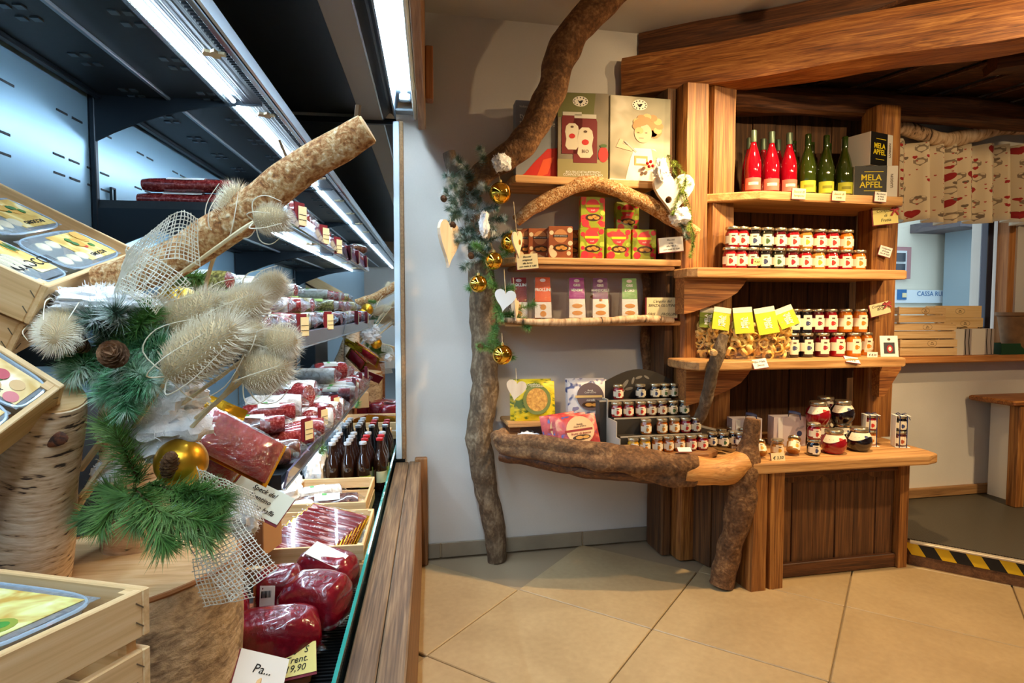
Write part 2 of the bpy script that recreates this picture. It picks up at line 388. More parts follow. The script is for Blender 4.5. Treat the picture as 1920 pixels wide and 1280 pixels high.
part('window_sill', MB().box((3.4, 2.95, .962), (1.64, .14, .040), bev=.006), wood('sill_wood', (150,92,44), (190,122,62), (214,150,86), 'x'), win)
# building outside
FYB = 8.0
bd = thing('neighbouring_building', 'pale rendered building with pink window surrounds seen through the window', 'building', (8.6, FYB+.5, 0))
part('facade', MB().box((9.5, FYB+.6, 3.0), (9, 1.0, 9)), tex('pale_render', [(.3,(226,222,204)), (.7,(236,232,216))], (1,1,1), 4, 0, .9, 0), bd, world=True)
pink = plain('pink_surround', (176,132,136), .8)
def bwin(x0, y0, x1, y1, full=True):
    a = at(x0, y0, FYB+.06); b = at(x1, y1, FYB+.06)
    cx, cz, w, h = (a.x+b.x)/2, (a.z+b.z)/2, abs(b.x-a.x), abs(a.z-b.z)
    s = part('window_surround', MB().box((cx, FYB+.06, cz), (w, .08, h)), pink, bd, world=True)
    q = part('window_frame', MB().box((cx-8.6, -.46, cz), (w*.72, .06, h*.76)), plain('white_sash', (220,228,232), .6), s)
    for sx in (-1, 1):
        for sz in (-1, 1):
            part('pane', MB().box((cx-8.6+sx*w*.16, -.50, cz+sz*h*.17), (w*.27, .02, h*.27)), plain('dark_window_glass', (60,70,82), .1), s)
bwin(1640, 462, 1703, 523)
bwin(1812, 455, 1850, 516)
a = at(1676, 543, FYB); b = at(1822, 568, FYB)
sg = part('sign_board', MB().box(((a.x+b.x)/2, FYB+.05, (a.z+b.z)/2), (b.x-a.x, .06, a.z-b.z)), plain('white_sign', (228,238,244), .6), bd, world=True)
BLUE = plain('sign_blue', (40,110,170), .6)
c1 = at(1692, 552, FYB); sl = lambda p: (p.x-8.6, p.y-FYB-.5, p.z)
part('logo_square', MB().box((c1.x-8.6, -.49, c1.z), (.16, .02, .16)), BLUE, sg)
part('logo_corner', MB().box((c1.x-8.6+.03, -.503, c1.z-.01), (.07, .02, .07)), plain('logo_cream', (240,226,180), .6), sg)
c1 = at(1762, 551, FYB)
text('CASSA RURALE D', .105, BLUE, sg, (c1.x-8.6, -.482, c1.z), bold=.001)
a = at(1738, 416, FYB-.2); b = at(1835, 436, FYB-.2)
part('balcony_eave', MB().box(((a.x+b.x)/2+.3, FYB-.3, (a.z+b.z)/2), (b.x-a.x+.6, .9, a.z-b.z)), plain('dark_eave_wood', (88,84,92), .8), bd, world=True)
cp = MB(); a = at(1822, 425, FYB-.4); b = at(1868, 700, FYB-.4)
bd2 = solo('corner_building', MB().box(((a.x+b.x)/2+.35, FYB-.4, 2.2), (b.x-a.x+.9, .7, 7)), tex('grey_blue_render', [(.3,(138,158,170)), (.7,(152,172,182))], (1,1,1), 4, 0, .9, 0), 'grey-blue plain house corner outside at the right edge of the window', 'building')
struct('ground_outside', MB().box((8, 10, -.2), (14, 13, .1)), plain('asphalt', (120,124,128), .9), 'asphalt street outside the window', 'ground')
# ------------------------------------------------------------------ lamps out of view: two read from cast shadows, last three added as fill
for i, (p, t, w, cone) in enumerate(SPOTS):
    d = (Vector(t)-Vector(p)).normalized()
    q = d.to_track_quat('-Z', 'Y').to_euler()
    lampo = thing('ceiling_or_fill_spotlight', ['black spotlight aimed at the branch shelves', 'black spotlight aimed at the counter', 'added fill spotlight over the tiled floor', 'added fill spotlight brightening the window curtain', 'added fill spotlight brightening the hewn beam'][i], 'spotlight', p, q)
    part('housing', MB().lathe([(.028, .0), (.034, .01), (.034, .07), (.02, .075)], 14), DARKM, lampo, True)
    ld = bpy.data.lights.new('spot_light', 'SPOT'); ld.energy = w; ld.color = WARM; ld.spot_size = R(cone*2 if cone < 85 else 170); ld.spot_blend = .75; ld.shadow_soft_size = .04
    lo = bpy.data.objects.new('spot_light', ld); COL.objects.link(lo); lo.parent = lampo; lo.location = (0, 0, -.015)
# ------------------------------------------------------------------ beams
def beam(name, label, a, b, w, h, m, bump=.012, seed=1, roundish=.3, n=14):
    a, b = Vector(a), Vector(b); L = (b-a).length; mb = MB(); N = 20
    def fn(s, t):
        ang = 2*math.pi*s; c, q = math.cos(ang), math.sin(ang)
        pr = 1/max(abs(c), abs(q)); k = pr*(1-roundish)+1.0*roundish*1.1
        x = (t-.5)*L
        n_ = noise.noise(Vector((x*2.2, c*1.3+seed, q*1.3)))*bump*2
        return (x, c*k*(w/2+n_), q*k*(h/2+n_))
    vs = []; fs = []; M_ = 24
    for j in range(N):
        for i in range(M_): vs.append(fn(i/M_, j/(N-1)))
    for j in range(N-1):
        for i in range(M_): fs.append((j*M_+i, j*M_+(i+1) % M_, (j+1)*M_+(i+1) % M_, (j+1)*M_+i))
    fs.append(tuple(range(M_-1, -1, -1))); fs.append(tuple((N-1)*M_+i for i in range(M_)))
    mb.add(vs, fs)
    d = (b-a).normalized(); rot = d.to_track_quat('X', 'Z').to_euler()
    return solo(name, mb, m, label, 'beam', True, (a+b)/2, rot)
d2 = (Vector((2.60, 2.03, 0))-Vector((1.72, 2.70, 0))).normalized()
p0 = Vector((1.60, 2.80, 2.435)); 
beam('roof_beam', 'thick orange-brown hewn beam resting on the square post', p0-d2*.42, p0+d2*2.2, .20, .205, W_POSTX, .012, 2)
n2 = Vector((-d2.y, d2.x, 0))
q0 = Vector((1.60, 2.86, 2.61))
beam('upper_beam', 'dark board beam between the thick beam and the ceiling', q0-d2*.32, q0+d2*2.2, .12, .138, W_DARKX, .006, 5, .08)
beam('wall_log', 'dark round log running under the roof boards toward the window', (1.66, 2.86, 2.335), (4.2, 2.86, 2.36), .15, .135, W_DARKX, .014, 8, .8)
beam('side_rafter', 'short brown rafter at the upper right corner', (3.0, 2.55, 2.50), (4.2, 1.9, 2.56), .15, .13, W_DARKX, .01, 11, .3)
solo('pale_batten', MB().box((2.9, 2.93, 2.44), (1.0, .03, .06), bev=.004), wood('pale_batten_wood', (120,84,46), (160,118,70), (186,146,96), 'x'), 'pale wooden batten lying on top of the round log', 'batten')
rb = thing('roof_boarding', 'dark sloping roof boards above the counter', 'roof boards', (2.8, 2.4, 2.5))
for k in range(9):
    x = 1.75+k*.27
    a = Vector((x, 2.99, 2.43)); b = Vector((x+.9, 1.75, 2.66))
    M = Matrix.Translation((a+b)/2) @ (b-a).normalized().to_track_quat('X', 'Z').to_matrix().to_4x4()
    part('roof_board', MB().add(MB().box((0, 0, 0), ((b-a).length, .212, .018), bev=.004).v, MB().box((0,0,0),(1,1,1),bev=.004).f, M), W_DARKX, rb, world=True)
# ================================================================== refrigerated cabinet (built in its own frame, turned 4.5 degrees)
FR = thing('refrigerated_cabinet', 'long open refrigerated cabinet with black shelves, cool tube lights and mirrored end', 'fridge', (0,0,0), (0,0,-FA))
YM, Y0 = 2.95, -2.45
WHT = plain('cool_white_tube', (255,255,255), .4, emit=(205,233,255), es=50.0)
WHT2 = plain('cool_white_canopy_tube', (255,255,255), .4, emit=(214,238,255), es=62.0)
TAN = plain('tan_deflector', (150,140,124), .45, .2)
BEIGE = plain('beige_clip', (214,196,160), .6)
base = part('base', MB().box((-.49, (Y0+YM)/2, .20), (.84, YM-Y0, .40)), BLACKM, FR)
part('deck', MB().box((-.61, (Y0+YM)/2, .43), (.58, YM-Y0, .04)), BLACKM, FR)
g = MB()
for k in range(190):
    g.box((-.26, .45+k*.0131, .432), (.118, .0055, .022))
g.box((-.32, 1.7, .432), (.006, 2.5, .03)); g.box((-.20, 1.7, .432), (.006, 2.5, .03))
part('air_grille', g, plain('black_grille', (20,22,24), .35, .3), FR, kind='stuff')
part('grille_floor', MB().box((-.255, (Y0+YM)/2, .405), (.14, YM-Y0, .006)), plain('dark_tray', (10,11,12), .6), FR)
part('front_glass', MB().box((-.189, (Y0+YM)/2, .478), (.008, YM-Y0, .13)), film('greenish_glass', (214,236,228), .02, .12, 0), FR)
part('glass_edge', MB().box((-.189, (Y0+YM)/2, .545), (.0082, YM-Y0, .005)), plain('teal_glass_edge', (40,150,140), .12, coat=1, emit=None), FR)
part('rail_plank', MB().box((-.148, (Y0+YM)/2, .500), (.062, YM-Y0, .022), bev=.003), W_RAIL, FR)
part('rail_plank', MB().box((-.086, (Y0+YM)/2, .502), (.058, YM-Y0, .024), bev=.004), W_RAIL, FR)
part('front_cladding', MB().box((-.068, (Y0+YM)/2, .245), (.022, YM-Y0, .49)), wood('front_cladding_wood', (70,44,24), (116,78,44), (150,108,66), 'y'), FR)
part('end_post', MB().box((-.058, YM+.0, .265), (.060, .045, .53), bev=.004), wood('end_post_wood', (80,50,26), (130,86,46), (166,118,70), 'z'), FR)
# back panels with slots
slotm = plain('slot_black', (16,22,28), .6)
for ya, yb in ((Y0, 1.765), (1.785, YM)):
    bp = part('back_panel', MB().box((-.905, (ya+yb)/2, 1.30), (.01, yb-ya, 1.70)), BACKP, FR)
    sm = MB()
    for z, off, st in ((1.735, 0, .26), (1.625, .02, .26), (1.580, .02, .26), (1.40, .0, .2), (1.36, .1, .2), (1.02, 0, .2), (.98, .1, .2), (.66, 0, .2)):
        y = yb-.05-off
        while y > max(ya+.05, .3):
            sm.box((-.8995, y, z), (.002, .045, .005)); sm.box((-.8995, y-.065, z), (.002, .045, .005)); y -= st
    part('ventilation_slots', sm, slotm, bp, kind='stuff')
part('upright', MB().box((-.892, 1.775, 1.28), (.014, .016, 1.74), bev=.002), DARKM, FR)
hk = MB().box((-.894, 1.86, 1.555), (.006, .004, .075)).box((-.894, 1.88, 1.555), (.006, .004, .075)).box((-.894, 1.87, 1.592), (.006, .024, .004))
part('wire_clip', hk, DARKM, FR)
def bracket(y, z, xf=-.46):
    pts = [(-.895, z), (xf, z), (xf, z-.018)]
    for k in range(9):
        t = k/8; pts.append((xf+(-.895-xf)*t, z-.018-.115*t**2.2))
    m = MB().prism(pts, .006); m.v = [(p[0], y-p[2], p[1]) for p in m.v]
    part('shelf_bracket', m, DARKM, FR)
clipv = [(-.012,-.02),(.0,-.012),(.012,-.022),(.016,-.006),(.03,-.004),(.03,.010),(.014,.010),(.012,.026),(-.002,.022),(-.006,.010),(-.022,.010),(-.020,-.006)]
for z, ya in ((1.84, Y0), (1.540, 1.775), (1.165, 1.45), (.775, 1.775)):
    yc, Ln = (ya+YM)/2, YM-ya-.01
    sh = part('shelf', MB().box((-.665, yc, z-.012), (.47, Ln, .018)), BLACKM, FR)
    part('underside_rib', MB().box((-.70, yc, z-.024), (.012, Ln, .008), bev=.002), STEEL, sh)
    part('underside_rib', MB().box((-.875, yc, z-.026), (.016, Ln, .012), bev=.002), DARKM, sh)
    part('light_reflector', MB().box((-.548, yc, z-.026), (.014, Ln, .012), bev=.002), ALU, sh)
    tb = MB(); yy = YM-.02
    while yy > ya+.2:
        a = max(yy-1.16, ya+.02); tb.tube([(-.522, a, z-.034), (-.522, yy, z-.034)], .0052, 8); yy = a-.035
    part('tube_light', tb, WHT, sh, True)
    part('ribbed_rail', MB().box((-.470, yc, z-.024), (.075, Ln, .010)), tex('ribbed_dark_plastic', [(.3,(20,20,26)), (.7,(38,38,46))], (200,1,200), 2, 0, .35, .4, rand=False), sh)
    tooth = MB()
    for k in range(int(Ln/.014)): tooth.box((-.445, ya+.02+k*.014, z-.030), (.012, .004, .004))
    part('toothed_strip', tooth, DARKM, sh, kind='stuff')
    y = ya+.27 if z < 1.8 else 1.42
    while y < YM-.1:
        m = MB().prism(clipv, .006); m.v = [(-.47+p[0]*.9, y+p[1]*.9, z-.032-p[2]) for p in m.v]
        part('price_clip', m, BEIGE, sh); y += .42
    sl = MB(); y = YM-.08
    while y > max(ya, .5):
        for x in (-.60, -.79):
            for q in (0, .026): sl.box((x+q, y, z-.0225), (.016, .018, .003)); sl.box((x+q, y-.05, z-.0225), (.016, .018, .003))
        y -= .22
    part('punched_slots', sl, plain('slot_edge', (92,108,118), .4, .6), sh, kind='stuff')
    lp = part('price_rail', MB().box((-.418, yc, z-.012), (.006, Ln, .052), rot=(0, R(-14) if z > 1.2 else R(14), 0)), LIP if z < 1.8 else plain('pale_price_rail', (206,222,236), .3, .1, coat=1), sh)
    part('rail_edge', MB().box((-.424, yc, z-.040), (.012, Ln, .005), bev=.001), ALU, sh)
    if z < 1.8:
        part('end_plate', MB().box((-.665, ya+.004, z-.018), (.47, .006, .044)), BLACKM, sh)
for z in (1.825, 1.522, 1.15, .76):
    bracket(1.775, z); bracket(2.945, z)
bracket(.60, 1.825)
# canopy
cn = part('canopy', MB().box((-.62, (Y0+YM)/2, 2.19), (.60, YM-Y0, .06)), BLACKM, FR)
part('deflector', MB().box((-.27, (Y0+YM)/2, 2.14), (.10, YM-Y0, .012), bev=.002), TAN, cn)
part('deflector_edge', MB().box((-.219, (Y0+YM)/2, 2.134), (.006, YM-Y0, .012)), ALU, cn)
part('dark_cove', MB().grid(lambda s, t: (-.216+.056*s, Y0+(YM-Y0)*t, 2.135+.035*math.sin(math.pi*s)), 8, 2), plain('dark_cove', (58,66,76), .3, .5), cn, True)
part('lamp_trough', MB().box((-.118, (Y0+YM)/2, 2.226), (.09, YM-Y0, .006)).box((-.160, (Y0+YM)/2, 2.185), (.005, YM-Y0, .085), rot=(0, R(8), 0)).box((-.076, (Y0+YM)/2, 2.185), (.005, YM-Y0, .085)), plain('white_reflector', (150,168,182), .35, .3), cn)
part('canopy_tube', MB().tube([(-.114, Y0+.05, 2.192), (-.114, 2.76, 2.192)], .013, 10).sphere((-.114, 2.76, 2.192), .013), WHT2, cn, True)
part('tube_socket', MB().box((-.114, 2.80, 2.196), (.05, .03, .03), bev=.004), plain('grey_socket', (120,128,132), .5), cn)
part('trough_end_cap', MB().box((-.118, 2.90, 2.165), (.085, .06, .012), bev=.003), plain('grey_socket', (120,128,132), .5), cn)
part('cream_edge', MB().tube([(-.070, Y0, 2.150), (-.070, 2.94, 2.150)], .010, 8), plain('cream_edge', (206,196,170), .5), cn, True)
part('fascia_board', MB().box((-.040, (Y0+YM)/2-.03, 2.38), (.034, YM-Y0, .58), bev=.003), wood('fascia_wood', (118,84,58), (160,122,88), (190,154,116), 'y', rough=.8), cn)
part('canopy_top', MB().box((-.48, (Y0+YM)/2, 2.26), (.84, YM-Y0, .06)), BLACKM, cn)
part('fascia_bracket', MB().box((-.005, 2.80, 2.30), (.035, .07, .23), bev=.003), wood('fascia_bracket_wood', (110,64,34), (150,94,52), (176,120,74), 'z'), cn)
# mirrored end panel
part('mirror_panel', MB().box((-.535, YM+.006, 1.32), (.72, .010, 1.60)), MIRROR, FR)
part('end_panel', MB().box((-.52, YM+.022, 1.08), (.77, .02, 2.12)), BLACKM, FR)
part('panel_frame', MB().box((-.53, YM-.002, 2.13), (.74, .014, .026)), DARKM, FR)
part('panel_edge', MB().box((-.162, YM+.0, 1.33), (.028, .04, 1.60), bev=.003), plain('pale_edge_strip', (200,216,224), .4), FR)
part('panel_edge', MB().box((-.138, YM+.0, 1.33), (.018, .04, 1.60), bev=.002), tex('particle_board', [(.3,(118,86,54)), (.7,(152,116,78))], (90,90,90), 4, 0, .8, .2), FR, label='brown chipboard edge')
def F(p): return f2w(p)
def fthing(name, label, cat, p, rz=0.0, rx=0.0, ry=0.0, group=None):
    e = (Matrix.Rotation(-FA, 3, 'Z') @ Euler((rx, ry, rz)).to_matrix()).to_euler()
    return thing(name, label, cat, F(p), e, group)
def frot(rz=0.0, rx=0.0, ry=0.0): return (Matrix.Rotation(-FA, 3, 'Z') @ Euler((rx, ry, rz)).to_matrix()).to_euler()
# ================================================================== rustic shelving: branch side
BS = thing('branch_shelving', 'rustic wall shelves carried by a twisted bark-covered trunk and log', 'shelving', (.95, 3.0, 0))
def pth(pts, n=7): return spline([at(x, y, Y) for x, y, Y in pts], n)
P = pth([(932,1050,2.93),(925,980,2.93),(908,900,2.92),(898,820,2.91),(908,740,2.91),(908,650,2.92),(905,560,2.92),(902,490,2.91),(895,420,2.9),(872,350,2.89),(852,318,2.88),(841,285,2.88)], 8)
part('trunk', MB().tube(P, lerps([.048,.055,.058,.066,.066,.066,.064,.06,.056,.05,.042,.03], len(P)), 18, .14, 3, fr=14), BARK, BS, True, world=True)
P = pth([(872,370,2.89),(905,325,2.84),(955,292,2.78),(1000,240,2.74),(1035,165,2.72),(1050,110,2.70),(1085,50,2.68),(1160,-25,2.64),(1200,-75,2.6)], 8)
part('upper_branch', MB().tube(P, lerps([.05,.056,.062,.066,.070,.072,.070,.066,.06], len(P)), 18, .10, 9, fr=14), BARKB, BS, True, world=True)
P = pth([(968,415,2.84),(1000,390,2.8),(1040,367,2.78),(1085,347,2.76),(1120,344,2.76),(1170,362,2.76),(1220,385,2.76),(1265,412,2.74),(1305,440,2.72)], 6)
part('arch_branch', MB().tube(P, lerps([.028,.032,.034,.034,.034,.034,.036,.038,.034], len(P)), 14, .12, 5, fr=18), BARKO, BS, True, world=True)
def board(poly, z0, z1, m, name='shelf', parent=BS, bev=.006):
    n = len(poly); mb = MB(); cx = sum(p[0] for p in poly)/n; cy = sum(p[1] for p in poly)/n
    def sh(k): 
        out = []
        for x, y in poly:
            d = Vector((cx-x, cy-y)); d = d.normalized()*k if d.length else d
            out.append((x+d.x, y+d.y))
        return out
    vs = []
    for z, k in ((z0, bev), (z0+bev, 0), (z1-bev, 0), (z1, bev)): vs += [(x, y, z) for x, y in sh(k)]
    fs = [tuple(range(n-1,-1,-1)), tuple(range(3*n, 4*n))]
    for j in range(3):
        for i in range(n): fs.append((j*n+i, j*n+(i+1) % n, (j+1)*n+(i+1) % n, (j+1)*n+i))
    return part(name, mb.add(vs, fs), m, parent, world=True)
board([(.585,2.78),(.60,2.74),(1.285,2.745),(1.30,2.77),(1.30,3.018),(.585,3.018)], 1.832, 1.866, W_SHELF)
board([(.60,2.74),(1.43,2.74),(1.43,3.018),(.56,3.018),(.56,2.80)], 1.462, 1.492, W_SHELF)
board([(.65,2.75),(1.40,2.75),(1.40,3.018),(.62,3.018)], 1.440, 1.461, wood('shelf_underboard', (110,66,32), (160,104,56), (190,134,80), 'x'), 'underboard')
board([(.55,2.74),(1.43,2.74),(1.43,3.018),(.55,3.018)], 1.172, 1.195, W_SHELF)
P = pth([(945,600,2.73),(1020,604,2.725),(1080,603,2.72),(1150,600,2.72),(1200,597,2.72),(1262,600,2.72)], 6)
part('birch_rail', MB().tube(P, lerps([.012,.016,.018,.017,.019,.016], len(P)), 10, .15, 2, fr=24), BIRCHX, BS, True, world=True)
P = pth([(1212,500,2.97),(1214,560,2.97),(1210,640,2.97),(1218,720,2.97)], 5)
part('prop_stick', MB().tube(P, .026, 9, .15, 4, fr=24), BARKB, BS, True, world=True)
# log shelf
board([(.56,2.76),(.70,2.67),(.95,2.56),(1.2,2.47),(1.42,2.44),(1.50,2.5),(1.52,2.97),(1.52,3.018),(.56,3.018)], .575, .608, wood('log_shelf_board', (86,54,28), (140,94,52), (178,130,80), 'x'), 'log_shelf_board')
P = pth([(936,815,2.80),(950,830,2.74),(1000,838,2.66),(1060,846,2.58),(1120,855,2.52),(1200,868,2.46),(1280,880,2.42),(1350,884,2.40),(1395,868,2.40)], 7)
rl = lerps([.040,.046,.050,.055,.058,.062,.064,.066,.060], len(P)); cu0 = int(len(P)*.74)
part('front_log', MB().tube(P[:cu0+3], rl[:cu0+3], 30, .14, 6, fr=11, ridge=.36, tw=.10), BARKB, BS, True, world=True)
part('peeled_log_end', MB().tube(P[cu0:], [r_*.97 for r_ in rl[cu0:]], 26, .10, 7, fr=9, ridge=.10, tw=.10), wood('peeled_wood', (150,92,40), (206,142,74), (232,178,108), 'x', dist=2.0), BS, True, world=True)
P = pth([(938,853,2.78),(1000,862,2.70),(1100,880,2.57),(1200,890,2.50),(1290,896,2.46)], 7)
part('under_log', MB().tube(P, lerps([.03,.034,.036,.034,.026], len(P)), 14, .12, 8, fr=14), W_DARKX, BS, True, world=True)
P = pth([(1412,785,2.40),(1406,830,2.40),(1398,880,2.40),(1388,950,2.40),(1375,1000,2.41),(1362,1050,2.42),(1352,1096,2.42)], 7)
part('log_leg', MB().tube(P, lerps([.030,.040,.066,.066,.056,.056,.058], len(P)), 18, .12, 12, fr=14), BARKB, BS, True, world=True)
board([(.575,2.79),(1.17,2.79),(1.17,2.99),(.575,2.99)], .690, .712, W_SHELF, 'riser_board')
for x, w in ((.62, .05), (1.10, .12)):
    part('riser_block', MB().box((x, 2.89, .649), (w, .10, .081)), W_POSTX, BS, world=True)
# ================================================================== rustic shelving: plank side
PS = thing('plank_shelving', 'rustic dark plank shelving with square posts, pine shelves and panelled counter', 'shelving', (2.0, 2.98, 0))
def bump_post(x0, x1, y0, y1, z0, z1, m, seed, name='post'):
    mb = MB(); n = 22; w, d = (x1-x0)/2, (y1-y0)/2; cx, cy = (x0+x1)/2, (y0+y1)/2
    vs = []; fs = []
    ring = [(-1,-.7),(-.8,-1),(-.3,-1),(.3,-1),(.8,-1),(1,-.7),(1,.7),(.8,1),(-.8,1),(-1,.7)]; k = len(ring)
    for j in range(n):
        z = z0+(z1-z0)*j/(n-1)
        for a, b in ring:
            q = noise.noise(Vector((a*2+seed, b*2, z*4)))*.006 
            vs.append((cx+a*w+q*(1 if a > 0 else -1), cy+b*d-abs(q)*.5, z))
    for j in range(n-1):
        for i in range(k): fs.append((j*k+i, j*k+(i+1) % k, (j+1)*k+(i+1) % k, (j+1)*k+i))
    fs += [tuple(range(k-1,-1,-1)), tuple((n-1)*k+i for i in range(k))]
    return part(name, mb.add(vs, fs), m, PS, world=True)
bump_post(1.428, 1.566, 2.72, 2.87, 0, 2.335, W_POST, 1)
bump_post(1.572, 1.712, 2.725, 2.87, .5, 2.335, W_POST, 5)
bump_post(1.372, 1.424, 2.80, 2.99, 0, 2.33, W_PLANK, 7, 'side_board')
bump_post(2.50, 2.645, 2.70, 2.84, .576, 2.30, W_POST, 9)
x = 1.715; wd = [.13,.11,.14,.12,.10,.13,.12,.12]
for k, w in enumerate(wd):
    part('back_plank', MB().box((x+w/2, 2.975+.004*(k % 2), 1.45), (w-.004, .018, 1.77), bev=.002), W_PLANK, PS, world=True); x += w
board([(1.555,2.735),(1.60,2.70),(1.76,2.605),(1.80,2.60),(2.56,2.60),(2.60,2.64),(2.60,2.965),(1.56,2.965)], 1.772, 1.814, W_SHELF, parent=PS)
board([(1.385,2.60),(1.42,2.565),(2.53,2.535),(2.56,2.56),(2.56,2.965),(1.72,2.965),(1.72,2.73),(1.385,2.73)], 1.400, 1.444, W_SHELF, parent=PS)
board([(1.36,2.56),(1.40,2.50),(1.75,2.475),(2.50,2.49),(2.525,2.53),(2.525,2.965),(1.72,2.965),(1.72,2.73),(1.36,2.73)], .972, 1.014, W_SHELF, parent=PS)
board([(1.50,2.46),(1.58,2.34),(2.48,2.32),(2.545,2.34),(2.56,2.40),(2.60,2.965),(1.47,2.965),(1.47,2.6)], .528, .574, W_SHELF, 'worktop', PS)
def corbel(xa, xb, z, y):
    pts = [(xa, z), (xb, z), (xb-.02, z-.03)] + [(xb-.02+(xa-xb)*(k/8)*.8, z-.03-.13*(k/8)**.6) for k in range(1, 9)] + [(xa, z-.17)]
    m = MB().prism(pts, .09); m.v = [(p[0], y+p[2], p[1]) for p in m.v]
    part('corbel', m, W_POSTX, PS, world=True)
corbel(1.39, 1.72, 1.398, 2.63); corbel(1.38, 1.72, .970, 2.58)
part('corbel', MB().prism([(0,0),(.13,0),(.13,-.03),(.03,-.17),(0,-.17)], .05, Matrix.Translation((2.50, 2.695, .97)) @ Matrix.Rotation(R(90), 4, 'X')), W_POSTX, PS, world=True)
P = pth([(1358,628,2.46),(1348,655,2.46),(1338,690,2.465),(1326,740,2.50),(1312,780,2.56),(1285,815,2.64)], 6)
part('forked_branch', MB().tube(P, lerps([.022,.030,.028,.028,.026,.02], len(P)), 12, .14, 15, fr=18), BARK, PS, True, world=True)
a = at(1336, 660, 2.455)
part('branch_knot', MB().lathe([(.016,0),(.014,.02),(.011,.022)], 10, Matrix.Translation(a) @ Matrix.Rotation(R(100), 4, 'X')), CUT, PS, world=True)
# counter front
bump_post(1.577, 1.664, 2.345, 2.50, 0, .528, W_POST, 21, 'corner_post'); bump_post(1.668, 1.752, 2.35, 2.50, 0, .528, W_POST, 25, 'corner_post')
x = 1.755
for k, w in enumerate([.105,.115,.12,.10,.125,.10]):
    part('front_plank', MB().box((x+w/2, 2.465-.004*(k % 2), .285), (w-.003, .02, .47), bev=.002), W_PANEL, PS, world=True); x += w
part('top_rail', MB().box((2.09, 2.445, .500), (.67, .02, .05), bev=.003), W_DARKX, PS, world=True)
part('base_rail', MB().box((2.09, 2.445, .035), (.67, .025, .065), bev=.003), W_DARKX, PS, world=True)
for k in range(5):
    pts = [(0,0),(.11,0)] + [(.11-.11*t/8, -.028*math.sin(math.pi*t/8)-.002) for t in range(9)]
    m = MB().prism(pts[:2]+pts[2:], .012); m.v = [(1.79+k*.115+p[0], 2.452-p[2], .477+p[1]) for p in m.v]
    part('scallop_trim', m, W_PANEL, PS, world=True)
part('end_post', MB().prism([(2.425,2.42),(2.475,2.42),(2.475,2.50),(2.425,2.50)], .528), W_POST, PS, world=True)
for k, (a, b) in enumerate((((1.44,2.985),(1.475,2.86)), ((1.478,2.85),(1.51,2.74)), ((1.512,2.73),(1.54,2.61)), ((1.543,2.60),(1.573,2.48)))):
    a, b = Vector(a), Vector(b); d = b-a; ang = math.atan2(d.y, d.x)
    part('side_plank', MB().box(((a.x+b.x)/2, (a.y+b.y)/2, .265), (d.length, .02, .526), rot=(0,0,ang), bev=.003), W_PLANK, PS, world=True)
# ================================================================== goods on the wooden shelves
def disc(parent, x, z, rx, rz, m, y, name='printed_dot', n=18, rot=0.0):
    c, s_ = math.cos(rot), math.sin(rot)
    pts = []
    for i in range(n):
        a = 2*math.pi*i/n; p, q = rx*math.cos(a), rz*math.sin(a); pts.append((x+p*c-q*s_, z+p*s_+q*c))
    return shape(parent, pts, m, y, name)
def shape(parent, pts, m, y, name='printed_shape', t=.0006):
    mb = MB().prism(pts, t); mb.v = [(p[0], y-p[2], p[1]) for p in mb.v]
    mb.f = [tuple(reversed(f)) for f in mb.f]
    return part(name, mb, m, parent)
def rect(parent, x0, z0, x1, z1, m, y, name='printed_band'):
    return shape(parent, [(x0,z0),(x1,z0),(x1,z1),(x0,z1)], m, y, name)
JAM = {'red': (150,14,24), 'dark red': (84,8,20), 'black': (22,14,20), 'ochre': (176,118,44), 'orange': (206,112,22), 'amber': (176,92,14), 'yellow': (222,166,32), 'dark green': (36,34,20), 'brown red': (92,26,14)}
FRU = {'red': (206,48,36), 'dark red': (150,30,50), 'black': (60,70,110), 'ochre': (220,170,50), 'orange': (236,130,30), 'amber': (206,130,40), 'yellow': (240,140,30), 'dark green': (70,100,50), 'brown red': (170,80,40)}
def jam(c): return plain('jam_'+c.replace(' ', '_'), JAM[c], .10, coat=1.0)
def fru(c): return plain('print_'+c.replace(' ', '_'), FRU[c], .6)
def arc(mb, r, a0, a1, z0, z1, k=0, n=8, rf=None):
    def fn(s, t):
        a = R(-90)+a0+(a1-a0)*s; z = z0+(z1-z0)*t; q = poly_r(a, k)*.7+.3 if k else 1.0
        rr = (rf(z) if rf else r)*q+.0007
        return (rr*math.cos(a), rr*math.sin(a), z)
    return mb.grid(fn, n, 2)
def adisc(mb, r, da, zc, dz, k, rf=None):
    vs = []; n = 12
    for rr_ in (0, 1):
        for i in range(n):
            t = 2*math.pi*i/n; q_ = .02 if rr_ == 0 else 1.0*(1+.18*math.cos(3*t)); a = R(-90)+da*q_*math.cos(t); q = poly_r(a, k)*.7+.3 if k else 1.0; ra = (rf(zc+dz*q_*math.sin(t)) if rf else r)*q+.0007
            vs.append((ra*math.cos(a), ra*math.sin(a), zc+dz*q_*math.sin(t)))
    mb.add(vs, [(i, (i+1) % n, n+(i+1) % n, n+i) for i in range(n)]); return mb
JK = {}
